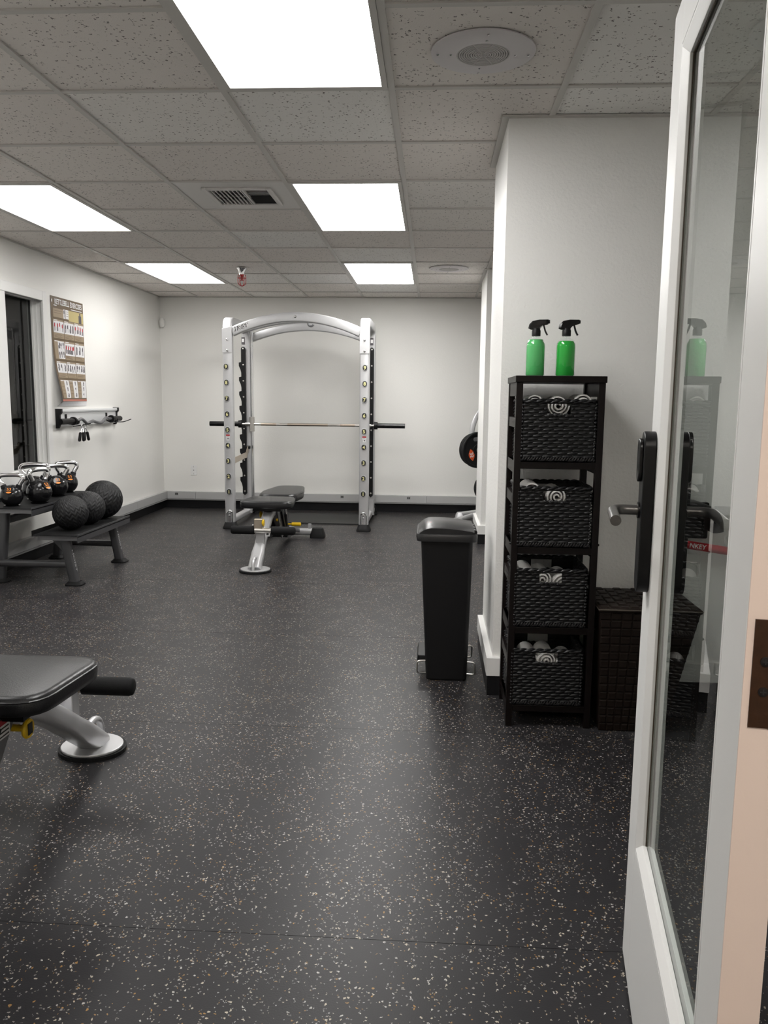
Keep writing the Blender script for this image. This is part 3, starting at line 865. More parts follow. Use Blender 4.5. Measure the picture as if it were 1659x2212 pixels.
# woven baskets
def strand(mb, c, L, h, d, axis):
    """one visible float of rope: tapered bulge"""
    rings = []
    for u, s in ((-1, .25), (-.72, .78), (0, 1.0), (.72, .78), (1, .25)):
        ring = []
        for k in range(6):
            a = 2 * math.pi * k / 6
            dx, dz = math.cos(a) * d * s, math.sin(a) * h * s
            if axis == 'x': ring.append((c[0] + u * L, c[1] + dx, c[2] + dz + .0012 * math.sin(u * 2.3)))
            else: ring.append((c[0] + dx, c[1] + u * L, c[2] + dz))
        rings.append(ring)
    mb.loft(rings)
def basket(z0, hgt, tilt, label, shift=0.0):
    bx0, bx1, by0, by1 = SX0 + .020 + shift, SX1 - .026 + shift, SY0 - .002, SY1 - .03
    t = thing('woven_basket', ((bx0 + bx1) / 2, (by0 + by1) / 2, z0), label, 'basket', 'woven baskets in the shelf tower')
    cx = (bx0 + bx1) / 2
    rnd = random.Random(int(z0 * 1000))
    mb = MB()
    nrow, ncol = 18, 15
    rh = hgt / nrow
    hz0_, hz1_ = z0 + hgt - .052, z0 + hgt - .014          # hand hole
    hx0_, hx1_ = cx - .042, cx + .042
    for face in range(4):
        ax = 'x' if face < 2 else 'y'
        a0, a1 = (bx0, bx1) if ax == 'x' else (by0, by1)
        fix = (by0 + .006, by1 - .006, bx0 + .006, bx1 - .006)[face]
        n = ncol if ax == 'x' else 15
        p = (a1 - a0) / n
        for r in range(nrow - 1):
            z = z0 + rh * (r + .5)
            for k in range(-1, n + 1):
                u = a0 + p * (k + .5) + rnd.uniform(-.0018, .0018)
                if (k + r) % 2: continue
                lo, hi = max(u - p * 1.05, a0 - .001), min(u + p * 1.05, a1 + .001)
                if hi - lo < .008: continue
                if face < 2 and hz0_ < z < hz1_ and hi > hx0_ and lo < hx1_:
                    if lo < hx0_ - .006: hi = hx0_
                    elif hi > hx1_ + .006: lo = hx1_
                    else: continue
                zz = z + rnd.uniform(-.0013, .0013)
                pos = ((lo + hi) / 2, fix, zz) if ax == 'x' else (fix, (lo + hi) / 2, zz)
                strand(mb, pos, (hi - lo) / 2, rh * .47, .0052, ax)
    mb.build('woven_wall', M_rope, t, smooth=60)['kind'] = 'stuff'
    # backing so the weave is not see-through except at the hand holes
    mb = MB(); e = .0075; tb = .002
    for y in (by0 + e, by1 - e - tb):
        mb.box(bx0 + e, hx0_, y, y + tb, z0, z0 + hgt - .006); mb.box(hx1_, bx1 - e, y, y + tb, z0, z0 + hgt - .006)
        mb.box(hx0_, hx1_, y, y + tb, z0, hz0_); mb.box(hx0_, hx1_, y, y + tb, hz1_, z0 + hgt - .006)
    mb.box(bx0 + e, bx0 + e + tb, by0 + e, by1 - e, z0, z0 + hgt - .006); mb.box(bx1 - e - tb, bx1 - e, by0 + e, by1 - e, z0, z0 + hgt - .006)
    mb.box(bx0 + e, bx1 - e, by0 + e, by1 - e, z0, z0 + .006)
    mb.build('lining', M_rope, t)
    # rim: two twisted cords
    mb = MB()
    loop = [(cx + x, (by0 + by1) / 2 + y) for x, y in rrect(bx1 - bx0 - .008, by1 - by0 - .008, .018, 4)]
    dense = []
    for i in range(len(loop)):
        a, b = Vector(loop[i]), Vector(loop[(i + 1) % len(loop)])
        m_ = max(1, int((b - a).length / .0052))
        dense += [a.lerp(b, k / m_) for k in range(m_)]
    for ph in (0, math.pi):
        path = []
        for i, q in enumerate(dense):
            a = i * .55 + ph
            nx = (dense[(i + 1) % len(dense)] - dense[i - 1]).normalized()
            nn = Vector((nx.y, -nx.x))
            qq = q + nn * math.cos(a) * .0042
            path.append((qq.x, qq.y, z0 + hgt - .004 + math.sin(a) * .0042))
        path.append(path[0])
        mb.tube(path, .0052, 6, cap=False)
    for s0 in (by0 + .006, by1 - .006):     # cord around the hand holes, bottom row of knots
        path = [(hx0_ + (hx1_ - hx0_) * k / 12, s0 + .003 * math.cos(k * 2), hz0_ - .002 + .003 * math.sin(k * 2.1)) for k in range(13)]
        mb.tube(path, .0048, 6)
        for k in range(26):
            x = bx0 + .012 + (bx1 - bx0 - .024) * k / 25
            mb.tube([(x - .004, s0 - .003, z0 + .004), (x, s0 - .006, z0 + .011), (x + .005, s0 - .002, z0 + .017)], .003, 5)
    mb.build('basket_rim', M_rope, t, smooth=60)['kind'] = 'stuff'
    return t, cx, by0, by1
def towel(x, y, z, r, ln, label, ang=0.0):
    """rolled towel standing on end: spiral edge seen on top"""
    mb = MB()
    n = 64; turns = 3.2
    pts = []
    prof = []
    for k in range(n + 1):
        a = k / n * turns * 2 * math.pi; rr = r * (.16 + .78 * k / n)
        prof.append((rr * math.cos(a), rr * math.sin(a), a))
    th = r * .10
    outer = [(px_ + math.cos(a) * th, py_ + math.sin(a) * th) for px_, py_, a in prof]
    inner = [(px_ - math.cos(a) * th, py_ - math.sin(a) * th) for px_, py_, a in prof]
    rings = []
    for f, zz in ((.86, 0), (1, .012), (1, ln - .012), (.93, ln)):
        ring = []
        for i in range(n + 1):
            mid = ((outer[i][0] + inner[i][0]) / 2, (outer[i][1] + inner[i][1]) / 2)
            ring.append((mid[0] + (outer[i][0] - mid[0]) * f, mid[1] + (outer[i][1] - mid[1]) * f, zz + (.006 * (1 - i / n) if zz > .05 else 0)))
        for i in range(n, -1, -1):
            mid = ((outer[i][0] + inner[i][0]) / 2, (outer[i][1] + inner[i][1]) / 2)
            ring.append((mid[0] + (inner[i][0] - mid[0]) * f, mid[1] + (inner[i][1] - mid[1]) * f, zz + (.006 * (1 - i / n) if zz > .05 else 0)))
        rings.append(ring)
    mb.loft(rings, cap=False)
    m2 = len(rings[0]); half = n + 1
    base = len(mb.v) - m2
    for i in range(n):      # top strip between the two skins
        mb.f.append([base + i, base + i + 1, base + m2 - 2 - i, base + m2 - 1 - i]); mb.mi.append(0)
    MM = Matrix.Translation((x, y, z)) @ Matrix.Rotation(ang, 4, 'Z')
    mb.v = [MM @ p for p in mb.v]
    o = mb.build('rolled_towel', M_towel, smooth=60, origin=(x, y, z))
    return tag(o, label, 'towel', 'rolled white towels in the baskets')
names = ['top', 'second', 'third', 'lowest']
HG = [.226, .226, .224, .222]
def laid_towel(x, y0, y1, z, r, label):
    """towel rolled up and laid front to back: spiral end towards the room"""
    mb = MB(); n = 60; turns = 3
    def ring(y, f):
        o_, i_ = [], []
        for k in range(n + 1):
            a = k / n * turns * 2 * math.pi; rr = r * (.12 + .80 * k / n)
            o_.append((x + (rr + r * .085 * f) * math.cos(a), y + .010 * k / n * (1 if y < (y0 + y1) / 2 else -1), z + (rr + r * .085 * f) * math.sin(a)))
            i_.append((x + (rr - r * .085 * f) * math.cos(a), y + .010 * k / n * (1 if y < (y0 + y1) / 2 else -1), z + (rr - r * .085 * f) * math.sin(a)))
        return o_ + i_[::-1]
    rings = [ring(y0, .5), ring(y0 + .01, 1), ring(y1 - .01, 1), ring(y1, .5)]
    mb.loft(rings, cap=False)
    m2 = len(rings[0])
    for base in (0, len(mb.v) - m2):
        for i in range(n): mb.f.append([base + i, base + i + 1, base + m2 - 2 - i, base + m2 - 1 - i]); mb.mi.append(0)
    o = mb.build('rolled_towel', M_towel, smooth=60)
    return tag(o, label, 'towel', 'rolled white towels in the baskets')
BL = ['woven black basket on the top shelf, heaped with white towels', 'woven black basket on the second shelf from the top',
      'woven black basket on the third shelf from the top', 'woven black basket on the lowest shelf of the tower']
TOW = [[(-.085, .212, 'left'), (-.0, .208, 'middle'), (.092, .216, 'right')], [(-.080, .206, 'left'), (.012, .190, 'middle'), (.094, .160, 'right')],
       [(-.088, .190, 'left'), (-.025, .180, 'middle'), (.050, .168, 'right')], [(-.060, .165, 'left'), (.006, .170, 'middle'), (.085, .150, 'right')]]
for i, z in enumerate(LEV):
    t, cx, by0, by1 = basket(z + .002, HG[i], 0, BL[i], -.003 * i)
    for dx, top, nm in TOW[i]:
        r = .044
        laid_towel(cx + dx, by0 + .022, by0 + .20, z + top, r, f'{nm} white rolled towel showing in the {names[i]} basket')
        # the layer below carries it
        laid_towel(cx + dx * .93, by0 + .024, by0 + .20, z + top - r * 2.05, r * .98, f'white rolled towel under the {nm} one in the {names[i]} basket')

# spray bottles
def spray(x, y, rz, liq, fill, label):
    t = local_thing('spray_bottle', (x, y, STZ), rz, label, 'spray bottle', 'green spray bottles')
    r = .0365
    MB().lathe([(.0001, .002), (r * .9, .001), (r, .006), (r, .112), (r * .97, .124), (r * .80, .136), (r * .45, .144), (.013, .148), (.013, .160), (.0001, .160)], (0, 0, 0), 40, cap=False).build('bottle_shell', M_bottle, t, smooth=50)
    q = r - .0022
    prof = [(.0001, .004), (q * .92, .004), (q, .008), (q, .112)]
    if fill > .122: prof += [(q * .96, .124), (q * .80, .133), (q * .78, fill), (.0001, fill)]
    else: prof += [(q, fill), (.0001, fill)]
    MB().lathe(prof, (0, 0, 0), 40, cap=False).build('liquid', liq, t, smooth=50)
    MB().lathe([(.0165, .152), (.0165, .172), (.0145, .176), (.0145, .182)], (0, 0, 0), 28).build('collar', M_black, t, smooth=35)
    # trigger head: nozzle towards +x
    prof = [(-.030, .181), (-.026, .196), (-.014, .208), (.010, .2125), (.045, .2125), (.045, .197), (.032, .196), (.022, .190), (.012, .180), (-.012, .178)]
    mb = MB()
    mb.loft([[(a * .82 if abs(b) > 0 else a, b * 1.0, z - (.0 if abs(b) < .01 else .003)) for a, z in prof] if k in (0, 3) else [(a, b, z) for a, z in prof] for k, b in enumerate((-.0115, -.008, .008, .0115))])
    head = mb.build('spray_head', M_blackg, t, smooth=30)
    mb = MB(); mb.rect(smoothpath([(.026, 0, .197), (.030, 0, .183), (.034, 0, .170), (.042, 0, .155)], 4), .011, .006, upv=(1, 0, 0), rad=.002)
    mb.build('trigger', M_blackg, head, smooth=40)
    mb = MB(); mb.cyl((.043, 0, .2048), (.050, 0, .2048), .0068, 12)
    mb.build('nozzle', M_black, head)
    mb = MB(); mb.tube([(0, 0, .02), (0, 0, .155)], .0022, 8); mb.build('dip_tube', M_bottle, t)
spray(.387, 3.135, R(-14), M_liqa, .139, 'paler green spray bottle, nearer the pier corner, on the shelf tower')
spray(.499, 3.125, R(2), M_liqb, .124, 'darker green spray bottle, on the right of the shelf tower top')

# ================================================================== HAMPER
t = thing('laundry_hamper', (.80, 3.15, 0), 'dark brown woven hamper with lid between shelf tower and door', 'hamper')
HX0, HX1, HBX0, HBX1, HY0, HY1, HZ = .640, 1.022, .662, .905, 2.975, 3.315, .470
def lerp(a, b, u): return a + (b - a) * u
mb = MB()
mb.loft([[(HBX0, HY0 + .012, .0), (HBX1, HY0 + .012, .0), (HBX1, HY1, .0), (HBX0, HY1, .0)], [(HX0 + .006, HY0 + .006, HZ), (HX1 - .006, HY0 + .006, HZ), (HX1 - .006, HY1, HZ), (HX0 + .006, HY1, HZ)]])
mb.build('hamper_body', M_hamp, t)
mb = MB(); nx, nz = 9, 15
for i in range(nx):
    for j in range(nz):
        z0_, z1_ = HZ * j / nz + .001, HZ * (j + 1) / nz - .001
        zm = (z0_ + z1_) / 2; xa, xb = lerp(HBX0, HX0 + .006, zm / HZ), lerp(HBX1, HX1 - .006, zm / HZ)
        x0_, x1_ = lerp(xa, xb, i / nx) + .001, lerp(xa, xb, (i + 1) / nx) - .001
        yy = lerp(HY0 + .012, HY0 + .006, zm / HZ)
        o = .0045 if (i + j) % 2 else .0022
        mb.add([(x0_, yy, z0_), (x1_, yy, z0_), (x1_, yy, z1_), (x0_, yy, z1_), (x0_ + .004, yy - o, z0_ + .004), (x1_ - .004, yy - o, z0_ + .004), (x1_ - .004, yy - o, z1_ - .004), (x0_ + .004, yy - o, z1_ - .004)],
               [(4, 5, 6, 7), (0, 1, 5, 4), (1, 2, 6, 5), (2, 3, 7, 6), (3, 0, 4, 7)])
mb.build('woven_front', M_hamp, t)['kind'] = 'stuff'
lid = box1('hamper_lid', (HX0, HX1, HY0 - .002, HY1, HZ, HZ + .016), M_hamp, t, bevel=.004)
mb = MB(); nx, ny = 10, 9
for i in range(nx):
    for j in range(ny):
        x0_, x1_ = lerp(HX0 + .006, HX1 - .006, i / nx) + .001, lerp(HX0 + .006, HX1 - .006, (i + 1) / nx) - .001
        y0_, y1_ = lerp(HY0 + .006, HY1 - .006, j / ny) + .001, lerp(HY0 + .006, HY1 - .006, (j + 1) / ny) - .001
        o = .005 if (i + j) % 2 else .0025; z = HZ + .016
        mb.add([(x0_, y0_, z), (x1_, y0_, z), (x1_, y1_, z), (x0_, y1_, z), (x0_ + .005, y0_ + .005, z + o), (x1_ - .005, y0_ + .005, z + o), (x1_ - .005, y1_ - .005, z + o), (x0_ + .005, y1_ - .005, z + o)],
               [(4, 5, 6, 7), (0, 1, 5, 4), (1, 2, 6, 5), (2, 3, 7, 6), (3, 0, 4, 7)])
mb.build('woven_lid_top', M_hamp, lid)['kind'] = 'stuff'
mb = MB(); mb.tube([(HX0, HY1, HZ + .010), (HX0 - .001, HY0 - .003, HZ + .010), (HX1, HY0 - .003, HZ + .010)], .0025, 6)
mb.build('lid_piping', mat('hamper_piping', (0.09, 0.075, 0.06), .4), lid)

# red bar behind the glass door, and an added form for a dark reflection
t = thing('reflection_standin', (1.07, 3.30, .78), 'added black rounded form for a dark shape reflected in the door glass', 'stand-in')
mb = MB(); mb.rect(smoothpath([(.96, 3.27, .832), (1.06, 3.27, .838), (1.13, 3.27, .805), (1.145, 3.27, .745)], 6), .13, [.05] * 10 + [.045] * 9, upv=(0, 0, 1), rad=.02)
mb.build('standin_form', M_vinyl, t, smooth=45)
box1('standin_backing', (.96, 1.14, 3.325, 3.345, .70, .85), M_black, t, bevel=.006)
t = thing('red_bar', (1.10, 3.30, .66), 'red vinyl bar printed with white capitals, behind the door glass', 'bar')
MB().cyl((1.035, 3.285, .683), (1.34, 3.285, .640), .017, 20).build('red_sleeve', M_red, t, smooth=40)
MB().cyl((1.012, 3.285, .686), (1.037, 3.285, .6827), .021, 20).build('end_cap', M_black, t, smooth=40)
mb = MB(); put_text(mb, 'NKEY', (1.085, 3.2668, .678), (1, 0, -.14), (.14, 0, 1), height=.019, bold=.02); mb.build('bar_lettering', M_print_w, t)
mb = MB(); mb.box(1.016, 1.034, 3.29, 3.345, .670, .700); mb.box(1.30, 1.318, 3.29, 3.345, .632, .655); mb.build('bar_bracket', M_black, t)

# ================================================================== SMITH RACK
RXL, RXR, RYF, RYR = -1.934, -.640, 7.55, 8.30
rack = thing('weight_rack', ((RXL + RXR) / 2, 8.1, 0), 'silver arched half-cage weight rack against the back wall', 'weight rack')
PWD = .092
for x, s in ((RXL, 1), (RXR, -1)):
    mb = MB()
    # front post flowing into the top side beam and down the rear upright
    yc = RYF + .036
    path = filletpath([(x, yc, .05), (x, yc, 1.972), (x, RYR + .04, 1.985), (x, RYR + .04, .05)], .085, 6)
    mb.rect(path, PWD, .072, upv=None, rad=.014) if False else None
    def side(pts, upd):
        mbb = MB(); mbb.rect(pts, PWD, .072, upv=upd, rad=.014, seg=3); return mbb
    # three sweeps so the section stays upright
    fr = filletpath([(x, yc, .05), (x, yc, 1.972), (x, RYR + .04, 1.975), (x, RYR + .04, .05)], .09, 7)
    rings = []
    n = len(fr)
    for i, p in enumerate(fr):
        if i == 0: tt = fr[1] - fr[0]
        elif i == n - 1: tt = fr[-1] - fr[-2]
        else: tt = (fr[i + 1] - p).normalized() + (p - fr[i - 1]).normalized()
        tt.normalize(); side_v = Vector((1, 0, 0)); nn = side_v.cross(tt)
        rings.append([p + side_v * a + nn * b for a, b in rrect(PWD, .072, .014, 3)])
    mb = MB(); mb.loft(rings); mb.build('side_frame', M_silver, rack, smooth=40)
    # gusset plate at the top of the front post
    mb = MB(); sx = s
    poly = [(-.047, 1.672), (.040, 1.672), (.047, 1.680), (.047, 1.86), (.03, 1.885), (-.047, 1.915)] if s < 0 else [(.047, 1.672), (-.040, 1.672), (-.047, 1.680), (-.047, 1.86), (-.047, 1.895), (.047, 1.915)]
    if s < 0: poly = [(-.047, 1.672), (.040, 1.672), (.047, 1.680), (.047, 1.865), (.030, 1.885), (-.047, 1.915)]
    mb.loft([[(x + a, RYF - .007, z) for a, z in poly], [(x + a, RYF - .001, z) for a, z in poly]])
    g = mb.build('gusset_plate', M_silver, rack, bevel=.002)
    for z in (1.795, 1.695):
        MB().lathe([(.011, 0), (.010, .006), (.004, .009)], (x, RYF - .007, z), 14, Matrix.Rotation(R(90), 4, 'X')).build('bolt', M_chrome, g, smooth=40)
    # numbered plugs
    for k in range(9):
        z = 1.544 - .1479 * k
        xo = x + .0 + (-.012 + .0013 * k if s > 0 else .004 - .001 * k)
        mb = MB(); mb.cur = 0
        mb.loft([[(xo + a, RYF - .010, z + b) for a, b in rrect(.050, .060, .0249, 5)], [(xo + a, RYF - .0005, z + b) for a, b in rrect(.054, .064, .0265, 5)]])
        mb.cur = 1
        mb.loft([[(xo + a, RYF - .0125, z + b) for a, b in rrect(.040, .050, .0199, 5)], [(xo + a, RYF - .0095, z + b) for a, b in rrect(.042, .052, .0209, 5)]])
        pl = mb.build('number_plug', [M_silver, M_print_k], rack, smooth=40)
        mb = MB(); put_text(mb, str(9 - k), (xo, RYF - .0131, z), (1, 0, 0), (0, 0, 1), height=.034, bold=.03)
        mb.build('numeral', M_print_y, pl)
    # warning sticker under plug 5
    mb = MB(); xs_ = x - .006 if s > 0 else x + .002
    mb.cur = 0; mb.box(xs_ - .018, xs_ + .018, RYF - .0012, RYF - .0004, .893, .908)
    mb.cur = 1; mb.box(xs_ - .018, xs_ + .018, RYF - .0012, RYF - .0004, .877, .8925); mb.box(xs_ - .013, xs_ + .013, RYF - .0012, RYF - .0004, .852, .873)
    mb.cur = 2; mb.box(xs_ - .004, xs_ + .006, RYF - .0016, RYF - .0004, .862, .873); mb.box(xs_ - .014, xs_ + .010, RYF - .0016, RYF - .0004, .884, .886)
    mb.build('warning_sticker', [M_figr, M_print_w, M_print_k], rack)
    # foot: chrome strap and black rubber shoe
    mb = MB()
    mb.loft([[(x + a, RYF + .035 + b, z) for a, b in rrect(wd, dp, .03, 4)] for z, wd, dp in ((0, .135, .135), (.012, .137, .137), (.030, .122, .122), (.055, .108, .100), (.064, .100, .09))])
    mb.build('rubber_foot', M_rub, rack, smooth=40)
    mb = MB(); mb.tube(filletpath([(x - .026, RYF - .004, .06), (x - .026, RYF - .004, .165), (x, RYF - .004, .185), (x + .026, RYF - .004, .165), (x + .026, RYF - .004, .06)], .03, 5), .006, 8)
    mb.box(x - .014, x + .014, RYF - .006, RYF - .001, .07, .165)
    st = mb.build('foot_strap', M_chrome, rack, smooth=40)
    for z in (.155, .128): MB().lathe([(.010, 0), (.009, .006), (.003, .008)], (x, RYF - .006, z), 12, Matrix.Rotation(R(90), 4, 'X')).build('bolt', M_chrome, st)
    # base tube and rear foot
    MB().rect([(x, RYF + .07, .075), (x, 8.66, .062)], .062, .062, upv=(0, 0, 1), rad=.02).build('base_tube', M_silver, rack, smooth=40)
    mb = MB(); mb.loft([[(x + a, 8.68 + b, z) for a, b in rrect(wd, dp, .025, 4)] for z, wd, dp in ((0, .11, .11), (.03, .10, .10), (.09, .08, .08), (.105, .07, .07))])
    mb.build('rubber_foot', M_rub, rack, smooth=40)
    # black toothed safety plate on the rear upright
    px_ = x - .026 if s > 0 else x + .008
    pts = [(-.022, .245), (.022, .245), (.024, 1.76), (.0, 1.785), (-.022, 1.76)]
    poly = [(.026, .26), (.026, 1.755), (.012, 1.775), (-.006, 1.775), (-.018, 1.755)]
    zt = 1.62
    while zt > .33:
        poly += [(-.018, zt), (-.042, zt - .006), (-.042, zt - .040), (-.026, zt - .075), (-.018, zt - .11)]
        zt -= .1479
    poly += [(-.018, .26), (.004, .240)]
    mb = MB(); mb.loft([[(px_ + a, RYR - .022, z) for a, z in poly], [(px_ + a, RYR - .001, z) for a, z in poly]])
    hp = mb.build('hook_plate', M_black, rack)
    for k in range(10):
        MB().lathe([(.0085, 0), (.0075, .004), (.003, .005)], (px_ + .004, RYR - .022, 1.755 - .1635 * k), 12, Matrix.Rotation(R(90), 4, 'X')).build('plate_bolt', M_steel, hp)
    mb = MB(); mb.cur = 0; mb.box(px_ - .016, px_ + .018, RYR - .0014, RYR - .0004, 1.80, 1.872)
    mb.cur = 1; mb.box(px_ - .010, px_ + .012, RYR - .0022, RYR - .001, 1.822, 1.856)
    mb.build('hook_sticker', [M_figk, M_print_w], rack)
    # guide rod
    MB().cyl((x + s * .062, RYR + .012, .09), (x + s * .062, RYR + .012, 1.95), .0125, 16).build('guide_rod', M_chrome, rack, smooth=40)
    mb = MB(); mb.box(min(x, x + s * .075), max(x, x + s * .075), RYR, RYR + .03, .085, .10); mb.box(min(x, x + s * .075), max(x, x + s * .075), RYR, RYR + .03, 1.935, 1.95)
    mb.build('rod_bracket', M_silver, rack)
    # safety catch between the posts
    mb = MB(); xc = x + s * .022
    mb.rect([(xc, RYF + .08, .650), (xc, RYR - .12, .672), (xc, RYR - .03, .735)], .008, .058, upv=(0, 0, 1))
    mb.build('safety_catch', M_tan, rack)
    mb = MB(); mb.cyl((xc - .02, RYR - .03, .745), (xc + .02, RYR - .03, .745), .017, 12); mb.build('catch_knob', M_black, rack)
def archpts(y, zend, zmid, x0, x1, n=24):
    out = []
    for k in range(n + 1):
        u = k / n; x = x0 + (x1 - x0) * u
        out.append((x, y, zend + (zmid - zend) * (1 - (2 * u - 1) ** 2)))
    return out
mb = MB(); mb.rect(archpts(RYF + .034, 1.868, 2.006, RXL + .044, RXR - .044), .05, .088, upv=(0, 0, 1), rad=.012)
arch = mb.build('front_arch', M_silver, rack, smooth=40)
MB().lathe([(.013, 0), (.012, .006), (.004, .009)], (-1.288, RYF + .009, 2.006), 14, Matrix.Rotation(R(90), 4, 'X')).build('bolt', M_chrome, arch)
mb = MB(); lc = Vector((-1.80, RYF + .0075, 1.912)); lu = Vector((1, 0, .36))
mb.cur = 0; put_text(mb, 'HOIST', lc, lu, (-.36, 0, 1), height=.042, bold=.085, shear=.3)
mb.cur = 1; put_text(mb, 'HOIST', lc + Vector((0, -.0008, 0)), lu, (-.36, 0, 1), height=.036, bold=.0, shear=.3)
mb.build('arch_logo', [M_print_k, M_print_w], arch)
mb = MB(); mb.rect(archpts(RYR + .05, 1.862, 1.985, RXL + .044, RXR - .044), .055, .085, upv=(0, 0, 1), rad=.012)
mb.build('rear_arch', M_silver, rack, smooth=40)
mb = MB(); mb.tube(archpts(8.02, 1.90, 2.008, RXL + .04, RXR - .04), .017, 12); mb.build('pull_up_tube', M_silver, rack, smooth=50)
mb = MB(); hc = (-1.21, 8.0, 1.985)
mb.tube([(hc[0] + math.cos(R(a)) * .026, hc[1], hc[2] + math.sin(R(a)) * .026) for a in range(20, 341, 20)], .011, 10)
mb.build('hanging_hook', M_silverd, rack, smooth=50)
pf = box1('lifting_platform', (RXL + .16, RXR - .07, 7.94, 8.60, 0.0, .012), M_plat)
tag(pf, 'flat dark rubber platform lying inside the weight rack', 'mat')

# barbell in the rack
BY, BZ = RYR - .012, .985
bb = thing('barbell', (-1.30, BY, BZ), 'straight steel barbell with black sleeves held in the weight rack', 'barbell')
MB().cyl((-1.99, BY, BZ), (-.60, BY, BZ), .0135, 18).build('bar_shaft', M_steel, bb, smooth=40)
for a, b in ((-1.78, -1.62), (-1.50, -1.08), (-.95, -.80)):
    MB().cyl((a, BY, BZ), (b, BY, BZ), .0146, 18).build('knurling', M_bar, bb, smooth=40)
for x0_, x1_, xc in ((-2.318, -2.000, -1.995), (-.575, -.280, -.582)):
    MB().cyl((x0_, BY, BZ), (x1_, BY, BZ), .025, 22).build('sleeve', M_blackg, bb, smooth=40)
    MB().cyl((xc - .018, BY, BZ), (xc + .018, BY, BZ), .038, 24).build('sleeve_collar', M_black, bb, smooth=40)
for x in (RXL + .062, RXR - .062):
    MB().cyl((x, BY, BZ - .075), (x, BY, BZ + .075), .026, 18).build('slide_bushing', M_steel, bb, smooth=40)
    sx = -1 if x < -1.2 else 1
    MB().cyl((x, BY, BZ), (x + sx * .07, BY, BZ), .019, 16).build('hook_sleeve', M_steel, bb, smooth=40)

